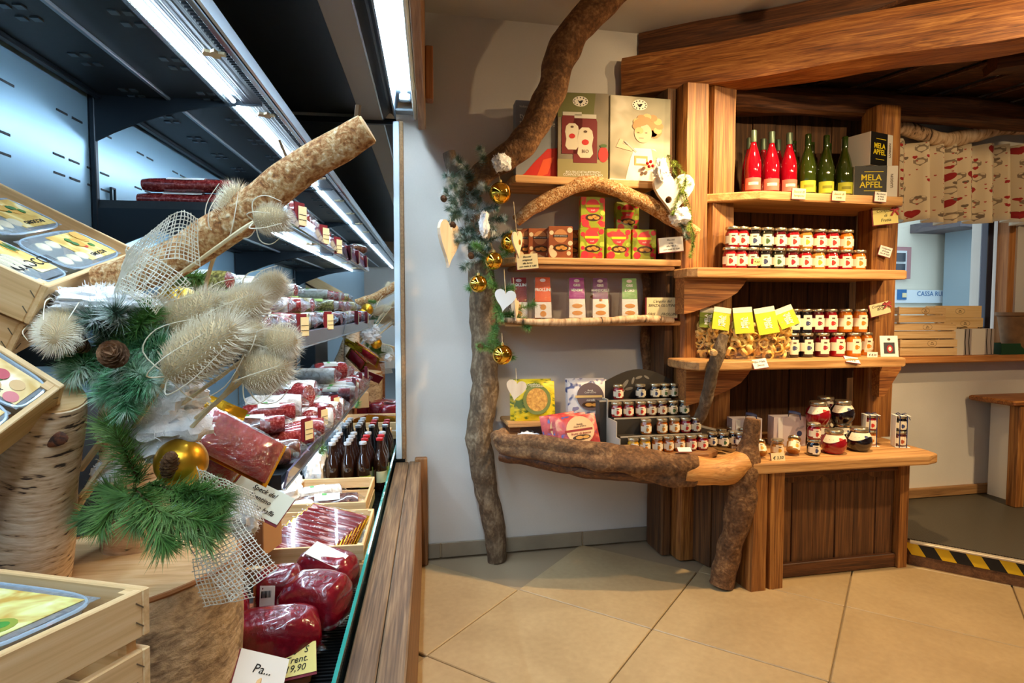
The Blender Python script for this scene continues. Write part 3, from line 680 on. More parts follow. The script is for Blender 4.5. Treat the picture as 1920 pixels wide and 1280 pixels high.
def jar_kind(kind):
    if kind in JK: return JK[kind]
    if kind == 'squat': r, h, k = .0338, .100, 8
    elif kind == 'tall': r, h, k = .036, .118, 0
    elif kind == 'mini': r, h, k = .0255, .068, 6
    elif kind == 'hex': r, h, k = .029, .075, 6
    else: r, h, k = .058, .112, 0
    lh = {'squat': .014, 'tall': .013, 'mini': .011, 'hex': .012, 'ball': .014}[kind]
    if kind == 'ball':
        prof = [(.038,0),(.044,.004),(.056,.030),(.058,.050),(.053,.070),(.040,.088),(.038,.098)]
        lid = [(.040,.094),(.041,.096),(.041,.108),(.038,.112),(.030,.1125)]
    else:
        b = h-lh
        prof = [(r*.86,0),(r*.97,.003),(r,.010),(r,b*.74),(r*.96,b*.82),(r*.80,b*.93),(r*.78,b+.002)]
        lr = r*(.94 if kind != 'tall' else .90)
        lid = [(lr,b),(lr*1.03,b+.002),(lr*1.02,h-.003),(lr*.96,h),(lr*.5,h+.0005)]
    n = 24 if k else 20
    body = MB().lathe(prof, n, None, k, .3).mesh('glass_body', True)
    lidm = MB().lathe(lid, 20).mesh('lid', True)
    lab = MB(); pr = MB(); em = MB()
    if kind == 'tall':
        arc(lab, r, R(-80), R(-34), .030, .072, n=7); arc(lab, r, R(-34), R(34), .016, .088, n=10); arc(lab, r, R(34), R(80), .030, .072, n=7)
        adisc(pr, r+.0005, R(19), .047, .011, 0); arc(em, r+.0005, R(-12), R(12), .068, .076, n=5)
    elif kind == 'ball':
        rf = lambda z: .0585-(.0585-.040)*max(0, (z-.055)/.035)**1.2
        def fn(s, t):
            a = R(-90)+R(-85)+R(170)*s; low = .064-.010*math.sin(s*math.pi*2.0+.6); z = low+(.090-low)*t; rr = rf(z)+.0012
            return (rr*math.cos(a), rr*math.sin(a), z)
        lab.grid(fn, 16, 4)
        def fn2(s, t):
            a = R(-90)+R(-12)+R(32)*s; z = .066+.013*t; rr = rf(z)+.0022; return (rr*math.cos(a), rr*math.sin(a), z)
        adisc(pr, .0, R(11), .074, .006, 0, lambda z: rf(z)+.0016); em = None
    else:
        u = h/.1
        arc(lab, r, R(-86), R(-38), .020*u, .056*u, k, 8); arc(lab, r, R(-38), R(38), .012*u, .067*u, k, 10); arc(lab, r, R(38), R(86), .020*u, .056*u, k, 8)
        adisc(pr, r+.0004, R(17), .034*u, .013*u, k); arc(em, r+.0004, R(-14), R(14), .053*u, .058*u, k, 6)
    JK[kind] = (body, lidm, lab.mesh('label', True), pr.mesh('label_print', True), em.mesh('label_emblem', True) if em else None, h)
    return JK[kind]
def jar(kind, col, loc, rz, label, group=None, rot=None, cat='jar', name='jam_jar'):
    b, l, la, p, e, h = jar_kind(kind)
    t = thing(name, label, cat, loc, rot if rot else (0, 0, rz), group)
    part('glass_body', b, jam(col), t); part('lid', l, LID, t); lb = part('label', la, CREAM, t)
    part('label_print', p, fru(col), lb)
    if e: part('label_emblem', e, INKB, lb)
    return t
def yw(px, py, Y, z): p = at(px, py, Y); return (p.x, p.y, z)
# --- squat jars under the bottle shelf
cl = ['red','red','dark red','black','dark green','dark red','red','ochre','red','red','orange']
for i, px in enumerate([1368,1388,1409,1433,1458,1484,1509,1534,1559,1585,1610]):
    p = at(px, 480, 2.615)
    jar('squat', cl[i], (p.x, p.y, 1.444), R(-22), f'squat {cl[i]} jam jar, {ORD[i]} from left, bottom row below the bottle shelf', 'squat jars in the bottom row')
cu = ['red','red','black','dark green','dark red','red','ochre','red','red','orange']
for i, px in enumerate([1373,1391,1413,1437,1462,1487,1511,1537,1561,1587]):
    p = at(px, 440, 2.645)
    jar('squat', cu[i], (p.x, p.y, 1.545), R(-22), f'squat {cu[i]} jam jar, {ORD[i]} from left, top row below the bottle shelf', 'squat jars in the top row')
# --- tall jars beside the dried apple
cu = ['black','black','black','dark red','red','orange','orange']
for i, px in enumerate([1465,1487,1509,1531,1556,1584,1612]):
    p = at(px, 600, 2.66)
    jar('tall', cu[i], (p.x, p.y, 1.134), R(-12), f'tall {cu[i]} jam jar, {ORD[i]} from left, top row beside the dried apple', 'tall jars in the top row')
cl = ['black','black','dark red','red','orange','orange']
for i, px in enumerate([1484,1511,1541,1570,1600,1622]):
    p = at(px, 650, 2.63 if i != 5 else 2.69)
    jar('tall', cl[i], (p.x, p.y, 1.0145), R(-12), f'tall {cl[i]} jam jar, {ORD[i]} from left, bottom row beside the dried apple', 'tall jars in the bottom row')
# hidden second row that carries the upper tall jars is not in view
# --- juice bottles
RB = plain('pink_red_juice', (150,8,28), .06, coat=1.0); GB = plain('green_bottle_glass', (52,66,16), .05, coat=1.0)
BP = [(.036,0),(.039,.004),(.039,.135),(.036,.165),(.026,.205),(.017,.232),(.0135,.25),(.0135,.300),(.0135,.302)]
bm = MB().lathe(BP, 20).mesh('bottle_body', True)
capm = MB().lathe([(.0150,.252),(.0152,.254),(.0150,.306),(.0135,.309),(.006,.3095)], 16).mesh('neck_foil', True)
labm = arc(MB(), .0395, R(-62), R(62), .018, .075, n=12).mesh('bottle_label', True)
labp = arc(MB(), .0399, R(-34), R(34), .040, .054, n=8).mesh('label_writing', True)
def bottle(kind, loc, rz, label, grp):
    t = thing('juice_bottle', label, 'bottle', loc, rz, grp)
    red = kind == 'red'
    part('bottle_body', bm, RB if red else GB, t)
    part('neck_foil', capm, plain('grey_green_foil', (96,112,92), .4, .5) if red else plain('dark_green_neck', (40,64,20), .15, coat=1), t)
    lb = part('bottle_label', labm, plain('salmon_label', (240,110,92), .6) if red else plain('lime_label', (206,208,60), .6), t)
    part('label_writing', labp, plain('pale_writing', (250,206,190), .6) if red else plain('dark_lime_writing', (150,150,40), .6), lb)
for i, px in enumerate([1411, 1445, 1478]): bottle('red', tuple(at(px, 356, 2.70).xy)+(1.814,), R(-28+i*4), f'pink-red juice bottle with salmon label, {ORD[i]} from left in the front row', 'pink-red juice bottles')
for i, px in enumerate([1513, 1547, 1582]): bottle('green', tuple(at(px, 356, 2.70).xy)+(1.814,), R(-24+i*2), f'green juice bottle with lime label, {["leftmost","middle","rightmost"][i]} in the front row', 'green juice bottles')
for i, px in enumerate([1404, 1430, 1457]): bottle('red', tuple(at(px, 345, 2.82).xy)+(1.814,), R(-20), f'pink-red juice bottle half hidden in the back row, {ORD[i]} from left', 'pink-red juice bottles')
for i, px in enumerate([1486, 1520, 1552]): bottle('green', tuple(at(px, 345, 2.83).xy)+(1.814,), R(-20), f'green juice bottle half hidden in the back row, {["leftmost","middle","rightmost"][i]}', 'green juice bottles')
# --- black and yellow cartons
BLK = plain('black_carton', (12,11,10), .5); YEL = plain('yellow_print', (240,216,30), .6); GREYC = plain('grey_white_carton', (214,208,198), .7)
def carton(label, loc, rz, w, d, h):
    t = thing('juice_carton', label, 'box', loc, rz)
    part('carton_body', MB().box((0,0,h/2), (w, d, h), bev=.002), GREYC, t)
    part('black_front', MB().box((-w*.13, -d/2-.0008, h/2), (w*.74, .0016, h-.002)), BLK, t)
    part('side_panel', MB().box((-w/2-.0008, 0, h/2), (.0016, d-.004, h-.004)), GREYC, t)
    text('MELA\nAPFEL', h*.27 if w > .2 else h*.22, YEL, t, (-w*.12, -d/2-.002, h*.50), bold=.0006)
    rect(t, -w*.28, h*.80, w*.16, h*.815, YEL, -d/2-.0018, 'printed_line'); rect(t, -w*.28, h*.19, w*.10, h*.205, YEL, -d/2-.0018, 'printed_line')
    text('LUGGIN', h*.12, INKB, t, (w*.36, -d/2-.0015, h*.52), (R(90), R(-90), 0))
    return t
p = at(1648, 362, 2.63); carton('lower black carton with big yellow lettering on the bottle shelf', (p.x, p.y+.07, 1.8145), R(-14), .215, .14, .155)
p = at(1650, 292, 2.60); carton('upper black carton with big yellow lettering, stacked at an angle', (p.x+.03, p.y+.12, 1.970), R(14), .175, .16, .165)
# --- little cards
def card(label, loc, w, h, lines, rot=(0,0,0), col=None, back=True, size=None, ink=None, name='price_card', bow=False):
    t = thing(name, label, 'card', loc, rot)
    part('card_sheet', MB().box((0, -.0012, h/2), (w, .0012, h)), col or PAPER, t)
    if back: part('card_backing', MB().box((-w*.02, .0006, h/2-.002), (w*1.05, .002, h*1.05)), WINE, t)
    n = len(lines); sz = size or h/(n+1)*.95
    for i, s in enumerate(lines):
        if s: text(s, sz, ink or INK, t, (0, -.0022, h-(i+.85)*h/(n+.7)), shear=.25)
    if bow:
        bm_ = plain('red_gingham', (190,80,84), .8)
        for sg in (-1, 1):
            part('bow_loop', MB().tube([(w*.36, -.006, h*.75), (w*.36+sg*.012, -.010, h*.75+.012), (w*.36+sg*.022, -.008, h*.75+.004), (w*.36, -.006, h*.74)], .004, 6), bm_, t, True)
            part('bow_tail', MB().tube([(w*.36, -.006, h*.74), (w*.36+sg*.010, -.008, h*.60), (w*.36+sg*.018, -.007, h*.46)], .004, 6), bm_, t, True)
    return t
def cardp(label, px, py, Y, w, h, lines, tilt=0.0, lean=0.0, rz=-10, **k):
    p = at(px, py, Y); return card(label, p, w, h, lines, (R(lean), R(tilt), R(rz)), **k)
cardp('small price card under the pink-red bottles', 1497, 373, 2.588, .066, .050, ['Succo di', 'lamponi'], 3, back=True)
cardp('small price card under the green bottles', 1572, 376, 2.588, .066, .046, ['Succo di', 'mele'], 3)
cardp('small price card under the black cartons', 1650, 378, 2.588, .060, .048, ['Bio Succo', 'di Mela', '€ 8,00'], 4, col=WHITEP)
cardp('yellow card reading Composte di Frutta with gingham bow on the post', 1661, 420, 2.66, .13, .088, ['Composte', 'di', 'Frutta'], -6, col=PAPERY, size=.022, bow=True)
cardp('small white card on the post below the yellow card', 1657, 480, 2.68, .066, .050, ['Composte', 'di frutta', 'bio € 4,60'], 16, col=WHITEP)
cardp('cream card reading Composte BIO with gingham bow', 1652, 590, 2.66, .105, .062, ['Composte', 'BIO', ''], -14, col=PAPER, size=.020, bow=True)
cardp('tiny price card before the squat jars', 1418, 497, 2.555, .032, .032, ['4,60'], 6, col=PAPERY, back=False)
cardp('tilted price card under the dried apple bags', 1428, 690, 2.462, .066, .046, ['Bio Mela', 'Secca'], -8, lean=-30, col=WHITEP)
cardp('tilted price card under the tall jars', 1600, 680, 2.474, .070, .040, ['Composte', '€ 5,80'], 8, lean=-50, col=WHITEP)
cardp('small white price tag reading 8,30 beside the framed picture', 1635, 671, 2.56, .052, .030, ['€ 8,30'], 2, col=WHITEP, back=False)
fr_ = cardp('small white framed picture of a jam jar', 1668, 671, 2.57, .092, .112, [], 0, lean=-8, col=WHITEP, back=False, name='framed_picture')
rect(fr_, -.028, .022, .028, .078, plain('dark_picture', (60,58,62), .5), -.0022, 'picture'); disc(fr_, .002, .046, .016, .020, plain('picture_jar', (160,40,44), .5), -.003, 'picture_jar'); disc(fr_, .002, .046, .008, .011, CREAM, -.0037, 'picture_label'); disc(fr_, 0, .094, .008, .006, INKB, -.0022, 'emblem')
# --- dried apple bags
RINGM = tex('dried_apple', [(.3,(214,164,70)), (.55,(244,208,120)), (.8,(252,234,176))], (50,50,50), 4, 0, .6, .3)
ringm = []
for k in range(5):
    rr = random.Random(k)
    n = 18; pts = []
    for i in range(n+1):
        a = 2*math.pi*i/n*(.86 if k % 2 else 1.0); pts.append((.021*math.cos(a)*(1+.1*math.sin(3*a+k)), .021*math.sin(a), .005*math.sin(2*a+k)))
    ringm.append(MB().tube(pts, .0085, 7, .2, k, flat=.45, fr=40).mesh('apple_ring', True))
LIME = plain('lime_card', (196,204,40), .6)
for i, (px, w, hd, tilt, Y, lab) in enumerate([(1328, .10, .10, 4, 2.68, 'dried apple bag at the far left, lime header coloured darker for shade'), (1356, .11, .11, 8, 2.62, 'dried apple bag, second from left, narrow lime header'), (1392, .12, .125, -4, 2.57, 'dried apple bag with the lime header hanging lowest'), (1432, .13, .13, -10, 2.58, 'dried apple bag, second from right, broad lime header'), (1466, .12, .10, -22, 2.575, 'dried apple bag at the right with tilted lime header beside the tall jars')]):
    p = at(px, 668, Y); t = thing('dried_apple_bag', lab, 'bag', (p.x, p.y+.03, 1.0145), R(-20), 'dried apple bags')
    rr = random.Random(i)
    part('bag_film', MB().grid(lambda s, q: (w*.5*math.sin(R(360)*s)*(1.0-.45*q)*(1 if q > 0 else .9), .042*math.cos(R(360)*s)*(1-.9*q**1.5)+.0, .20*q), 20, 8), FILMW, t, True)
    for k in range(34):
        zz = rr.uniform(.014, .165); xx = rr.uniform(-.40, .40)*w*(1-zz*1.5)
        part('apple_ring', ringm[k % 5], RINGM, t, loc=(xx, rr.uniform(-.030, .012), zz), rot=(rr.uniform(40, 130)*math.pi/180, rr.uniform(-40, 40)*math.pi/180, rr.uniform(0, 6)))
    hw, hh = w*.72, hd
    hdr = part('header_card', MB().box((0, 0, -hh/2), (hw, .0016, hh)).box((0, .012, -hh*.4), (hw, .0016, hh*.8), rot=(R(14),0,0)), LIME if i else plain('shaded_lime_card', (120,136,30), .6), t, loc=(.004, -.030, .245), rot=(R(-14), R(tilt), 0))  # first bag's lime header has its shade put into a darker colour
    rect(hdr, -hw/2, -.026, hw/2, 0, plain('pale_header', (226,222,196), .6), -.001, 'header_band')
    text('MELA\nAPFEL', .021, WHITEP, hdr, (.004, -.0016, -hh*.60), (R(90), R(-90), 0), bold=.0006)
# --- counter top goods
jar('mini', 'ochre', at(1428, 858, 2.43).xy.to_3d()+Vector((0,0,.590)), 0, 'small hexagonal honey jar tipped on its side behind the log stub', 'tipped honey jars', rot=(R(-38), 0, R(-20)), name='honey_jar')
jar('hex', 'ochre', tuple(at(1457, 850, 2.47).xy)+(.575,), R(-10), 'upright hexagonal honey jar behind the 3,50 price card', 'tipped honey jars', name='honey_jar')
jar('hex', 'ochre', at(1486, 855, 2.44).xy.to_3d()+Vector((0,0,.592)), 0, 'hexagonal honey jar tipped beside the stacked jars', 'tipped honey jars', rot=(R(-30), R(24), R(-10)), name='honey_jar')
cardp('price card reading 3,50 at the counter edge', 1460, 868, 2.372, .062, .046, ['€ 3,50'], -4, lean=-12, size=.018)
p = at(1525, 858, 2.43)
jar('hex', 'black', (p.x, p.y, .575), R(-8), 'lower dark jar of the two stacked on the counter', 'stacked hex jars')
jar('hex', 'red', (p.x, p.y, .651), R(-8), 'upper red jar of the two stacked on the counter', 'stacked hex jars')
for px, Y, z, c, lab in ((1563, 2.45, .575, 'red', 'round red jam jar standing at the front of the counter'), (1610, 2.47, .575, 'black', 'round dark berry jar standing at the front right'), (1578, 2.60, .575, 'black', 'round dark jar in the back under the stack'), (1538, 2.62, .575, 'red', 'round red jar in the back under the stack'), (1532, 2.575, .688, 'red', 'round red jam jar on top of the stack'), (1577, 2.585, .688, 'black', 'round dark berry jar on top of the stack'), (1545, 2.72, .688, 'dark red', 'round jar in the rear of the stack, only lid showing')):
    p = at(px, 840, Y); jar('ball', c, (p.x, p.y, z), R(-6), lab, 'round jam jars', name='round_jam_jar')
p = at(1535, 850, 2.72); jar('ball', 'dark red', (p.x+.02, p.y, .575), 0, 'round jar at the rear bottom of the stack, almost hidden', 'round jam jars', name='round_jam_jar')
cardp('small white card lying on the counter before the dark round jar', 1600, 858, 2.385, .075, .03, [], 0, lean=-80, col=WHITEP)
RIB = plain('navy_ribbon', (30,44,92), .6)
def giftbox(px, py, Y, label, c1, c2, rz):
    p = at(px, py, Y); t = thing('jar_gift_box', label, 'gift box', (p.x, p.y+.03, .5745), R(rz), 'jar gift boxes')
    part('box_back', MB().box((0, .029, .077), (.064, .002, .154)), WHITEP, t); part('box_side', MB().box((-.032, 0, .077), (.002, .06, .154)), WHITEP, t)
    part('box_base', MB().box((0, -.001, .001), (.066, .064, .002)), WHITEP, t); part('box_top', MB().box((0, 0, .155), (.066, .062, .002)), WHITEP, t)
    b, l, la, pr, e, h = jar_kind('hex')
    for z, c in ((.003, c1), (.079, c2)):
        jb = part('inner_jar', b, jam(c), t, loc=(0, 0, z)); part('lid', l, LID, jb); part('label', la, CREAM, jb); part('label_print', pr, fru(c), jb)
    for x in (-.016, .016): part('ribbon', MB().box((x, -.0325, .078), (.004, .001, .156)).box((x, 0, .1575), (.004, .066, .001)), RIB, t)
    part('ribbon_bow', MB().tube([(0,0,.158),(-.016,-.004,.168),(-.024,0,.162),(0,0,.158),(.016,-.004,.167),(.026,0,.161),(.002,0,.158),(.03,-.01,.15),(.034,-.02,.135)], .0018, 6), RIB, t, True)
giftbox(1640, 842, 2.52, 'gift box of two stacked jars with red jam on top', 'amber', 'red', -22)
giftbox(1697, 845, 2.47, 'gift box of two dark jars near the right counter end', 'brown red', 'black', -24)
def giftbag(px, py, Y, label, w, rz):
    p = at(px, py, Y); t = thing('gift_bag', label, 'gift bag', (p.x, p.y, .5745), R(rz), 'white gift bags')
    gm = plain('pale_lilac_paper', (214,204,206), .7)
    part('bag_body', MB().prism([(-w/2,0),(w/2,0),(w/2*.94,.07),(-w/2*.94,.07)], .145), gm, t)
    part('bag_fold', MB().box((-w*.30, -.002, .085), (w*.14, .003, .11), rot=(R(-3),0,0)), WHITEP, t)
    for x in (w*.30,):
        disc(t, x, .062, .013, .014, plain('blue_berry_print', (52,70,120), .7), -.001, 'printed_berry'); disc(t, x+.010, .092, .015, .006, plain('grey_leaf_print', (176,170,178), .7), -.001, 'printed_leaf', rot=.5); disc(t, x-.012, .084, .012, .005, plain('grey_leaf_print', (176,170,178), .7), -.001, 'printed_leaf', rot=.9)
    part('ribbon_handle', MB().tube([(-w*.05,.0,.15),(-w*.10,-.02,.175),(w*.05,-.03,.172),(w*.2,-.03,.165),(w*.26,-.018,.135)], [.006,.009,.010,.010,.006], 8, flat=.35), RIB, t, True)
giftbag(1400, 838, 2.62, 'white gift bag with blue berries half behind the log stub', .15, -8)
giftbag(1480, 838, 2.62, 'white gift bag with blue berries and navy ribbon in the open', .165, -8)
# jars whose lids show behind the log
k = 0
for px, py, Y in ((1335,835,2.56),(1352,830,2.62),(1356,842,2.54),(1374,838,2.56),(1388,842,2.52),(1392,832,2.62),(1370,828,2.66)):
    p = at(px, py, Y); jar('mini', ['black','brown red','dark green'][k % 3], (p.x, p.y, .609), R(-10), f'mini jar behind the log, only its lid showing, {ORD[k]} from left', 'mini jars behind the log'); k += 1
# --- stepped stand of mini jars
p = at(1222, 845, 2.60)
ST = thing('jar_display_stand', 'stepped dark metal stand with arched leaf-patterned back board', 'display stand', (p.x, 2.49, .609), R(0))
ox = p.x
sm_ = plain('dark_grey_stand', (74,68,60), .4, .4)
for i, (y0, z) in enumerate(((.045, .070), (.101, .144), (.157, .218))):
    dx = (.02, .0, -.06)[i]
    part('step', MB().box((dx, y0+.032, z/2), (.40-(.02*i), .055, z-.004), bev=.002), sm_, ST)
    part('step_edge', MB().box((dx, y0+.005, z-.003), (.40-.02*i, .003, .007)), plain('pale_step_edge', (190,178,158), .4), ST)
pts = [(-.19, 0), (.15, 0), (.15, .30)] + [(.15-.34*t/12, .30+.055*math.sin(math.pi*t/12)) for t in range(1, 12)] + [(-.19, .30)]
m = MB().prism(pts, .006); m.v = [(q[0], .226-q[2]*1, q[1]) for q in m.v]
bkb = part('back_board', m, sm_, ST)
lf = plain('etched_leaf', (132,124,112), .5)
for x, z, a, s in ((-.09,.285,.9,1),(-.11,.265,2.4,1),(-.07,.262,.2,.8),(-.05,.30,1.3,.7),(-.02,.315,.3,.7),(.02,.315,2.6,.6)):
    disc(bkb, x, z, .026*s, .009*s, lf, .2195, 'etched_leaf', 12, a)
part('side_panel', MB().prism([(0,0),(.22,0),(.22,.225),(.15,.225),(.15,.14),(.04,.14),(.04,.07),(0,.07)], .004, Matrix.Translation((-.205, 0, 0)) @ Matrix.Rotation(R(90), 4, 'Z') @ Matrix.Rotation(R(90), 4, 'X')), plain('pale_stand_side', (196,184,164), .5), ST)
def tier(pxs, py, Y, z, cols, word):
    for i, px in enumerate(pxs):
        q = at(px, py, Y)
        jar('mini', cols[i], (q.x, q.y, z), R(-6), f'mini {cols[i]} jam jar, {ORD[i]} from left on the {word} step of the stand', f'mini jars on the {word} step')
tier([1159,1201,1228,1246,1263], 722, 2.676, .8285, ['red','black','black','dark green','dark green'], 'top')
tier([1156,1178,1201,1221,1241,1261,1282], 758, 2.620, .7545, ['red','red','red','brown red','brown red','dark green','dark green'], 'upper middle')
tier([1211,1241,1264,1285,1304], 795, 2.565, .6805, ['amber','amber','amber','red','brown red'], 'lower middle')
tier([1187,1209,1232,1253,1274,1296,1317], 830, 2.510, .6095, ['yellow','yellow','amber','amber','amber','red','red'], 'bottom')
cardp('small white price card lying on the log before the stand', 1285, 847, 2.44, .06, .028, [], 0, lean=-60, col=WHITEP)

fp2 = cardp('small grey framed card behind the lids at the end of the stand', 1322, 828, 2.66, .11, .075, [], 14, lean=-14, col=plain('grey_frame', (176,166,152), .6), back=False, name='framed_picture')
rect(fp2, -.042, .010, .042, .064, plain('dark_card', (60,46,36), .6), -.0022, 'picture')
# ================================================================== goods on the branch shelves
def cookie_box(kind, label, loc, rz, w=.112, d=.055, h=.150, grp=None):
    t = thing('cookie_box', label, 'box', loc, R(rz), grp)
    if kind == 'green':
        bodym = tex('green_apple_carton', [(.40,(214,62,48)), (.43,(150,160,24)), (.60,(150,160,24)), (.63,(196,204,60))], (16,16,16), 1, 0, .45, 0)
        badge, band = plain('pink_red_badge', (222,58,62), .5), plain('lime_band', (214,214,40), .5)
    else:
        bodym = tex('brown_apple_carton', [(.5,(146,76,34)), (.62,(158,84,38)), (.64,(222,200,160))], (16,16,16), 1, 0, .45, 0)
        badge, band = plain('tan_badge', (196,134,80), .5), plain('dark_band', (40,30,26), .5)
    part('carton', MB().box((0, 0, h/2), (w, d, h), bev=.002), bodym, t)
    y = -d/2-.0002
    disc(t, 0, h*.70, w*.28, w*.28, badge, y, 'badge'); rect(t, -w*.30, h*.66, w*.30, h*.74, band, y-.0006, 'badge_band')
    text('meli' if kind == 'green' else 'BISCOTTI ARTIGIANALI', w*.10 if kind == 'green' else w*.05, WHITEP, t, (0, y-.0014, h*.57 if kind == 'green' else h*.70))
    for x, z, r in ((-.30,.15,.15),(.34,.17,.09),(-.38,.36,.08),(.40,.48,.10),(.38,.88,.11),(-.38,.80,.09),(.36,.32,.06)):
        disc(t, x*w, z*h, r*w, r*w, plain('red_apple_print', (214,44,60), .5) if kind == 'green' and r != .10 else plain('lime_apple_print', (190,206,70), .5) if kind == 'green' else plain('cream_apple_print', (226,206,166), .5), y-.0002, 'printed_apple')
    disc(t, .02*w, h*.34, w*.32, h*.115, plain('dark_cutout', (70,44,22), .35), y-.0004, 'carton_window')
    for x, z in ((-.10,.33),(.06,.36),(.16,.32)):
        disc(t, x*w, z*h, w*.11, h*.05, plain('golden_cookie', (206,148,66), .5), y-.001, 'cookie', rot=x)
    return t
Z2 = 1.492
for i, (px, lab) in enumerate(((990,'brown apple cookie box at the far left, mostly in shade'),(1014,'brown apple cookie box second from left, behind another'),(1053,'brown apple cookie box standing frontmost'),(1072,'brown apple cookie box hidden behind the frontmost one'))):
    p = at(px, 472, [2.88,2.86,2.80,2.88][i]); cookie_box('brown', lab, (p.x, p.y+.03, Z2), [-4,-4,-8,-2][i], .116, .05, .150 if i != 2 else .155, 'brown cookie boxes')
for i, (px, Y, z, lab) in enumerate(((1112,2.79,Z2,'green apple cookie box in the front row, leftmost'),(1162,2.79,Z2,'green apple cookie box in the front row, middle'),(1210,2.79,Z2,'green apple cookie box in the front row, rightmost'),(1113,2.80,Z2+.1505,'green apple cookie box stacked on top under the arch branch'),(1176,2.88,Z2+.0,'green apple cookie box behind the front row, left'),(1230,2.90,Z2,'green apple cookie box behind the front row, right'),(1178,2.90,Z2+.1505,'green apple cookie box in the back, leaning on the upper layer'))):
    p = at(px, 470, Y); cookie_box('green', lab, (p.x, p.y+.03, z), -8 if i < 4 else -4, .119, .05 if i < 4 else .046, .150, 'green cookie boxes')
cardp('cream handwritten card hanging at the left of the cookie shelf', 990, 504, 2.732, .098, .068, ['Biscotti', 'artigianali', 'alla farina', 'con mele € 4,80'], -5, size=.012)
cardp('white handwritten card standing by the green cookie boxes', 1259, 472, 2.72, .118, .070, ['Biscotti', 'artig.', 'alle MELE', 'con mele € 4,80'], -5, col=WHITEP, size=.012)
# biscuit bags
Z3 = 1.1955
def biscuit_bag(px, Y, label, top, t1, kind, rz=-6):
    p = at(px, 590, Y); t = thing('biscuit_bag', label, 'bag', (p.x, p.y+.03, Z3), R(rz), 'biscuit bags')
    h, w = .205, .085
    def fn(s, q):
        a = 2*math.pi*s; k = 1-.16*q; dd = .034*(1-.85*q**2)
        c, sn = math.cos(a), math.sin(a); m_ = max(abs(c), abs(sn))
        return (w*.62*k*c/m_**.7, dd*sn/m_**.7, h*q*.98)
    part('bag_film', MB().grid(fn, 24, 8), FILMW, t, True)
    for i in range(9):
        rr = random.Random(i+px)
        part('biscuit', MB().sphere((0,0,0), .022, 10, 6, (1, .6, .38)), plain('biscuit_brown', (176,112,52), .8), t, loc=(rr.uniform(-.03,.03), rr.uniform(-.006,.014), .014+i*.013), rot=(rr.uniform(-.6,.6), rr.uniform(-.6,.6), rr.uniform(0,3)))
    pts = [(-w*.48,.01),(w*.48,.01),(w*.42,h),(-w*.42,h)]
    pan = shape(t, pts, WHITEP, -.0355, 'front_panel'); pan.rotation_euler = (R(-8), 0, 0); pan.location = (0, .004, 0)
    zt = h*(.42 if kind == 'frollini' else .5)
    hp = [(-w*.455,zt),(w*.455,zt),(w*.42,h),(-w*.42,h)]
    shape(pan, hp, top, -.0363, 'coloured_header')
    for i, s in enumerate(t1): text(s, .0165 if kind != 'frollini' else .019, WHITEP, pan, (0, -.0375, h*.82-i*.024), bold=.0006)
    disc(pan, 0, h*.93, .014, .008, plain('pale_logo', (240,220,214), .6), -.0368, 'logo')
    for z in (.33, .16) if kind != 'frollini' else (.30, .14):
        disc(pan, 0, h*z, .026 if kind != 'frollini' else .015, .011 if kind != 'frollini' else .014, plain('biscuit_print', (214,150,72), .6), -.0366, 'printed_biscuit')
    return t
biscuit_bag(975, 2.83, 'biscuit bag with dark red header half behind the fir', plain('dark_red_header', (150,24,26), .5), ['FROLLINI'], 'frollini')
biscuit_bag(1020, 2.79, 'biscuit bag with bright orange header', plain('orange_header', (234,92,26), .5), ['', 'FROLLINI'], 'frollini')
biscuit_bag(1084, 2.80, 'biscuit bag with magenta header', plain('magenta_header', (166,54,138), .5), ['GRIS', 'VENERE'], 'gris')
biscuit_bag(1128, 2.81, 'biscuit bag with dark purple header', plain('purple_header', (112,44,104), .5), ['GRIS', 'MANDORLE'], 'gris')
biscuit_bag(1183, 2.80, 'biscuit bag with pale green header', plain('green_header', (118,168,92), .5), ['GRIS', 'E CECI'], 'gris')
cardp("cream card reading L'angolo del SENZA GLUTINE", 1241, 596, 2.755, .152, .100, ["L'angolo del", 'SENZA GLUTINE', '', 'GRIS      FROLLINI'], 0, size=.0185, col=PAPER)
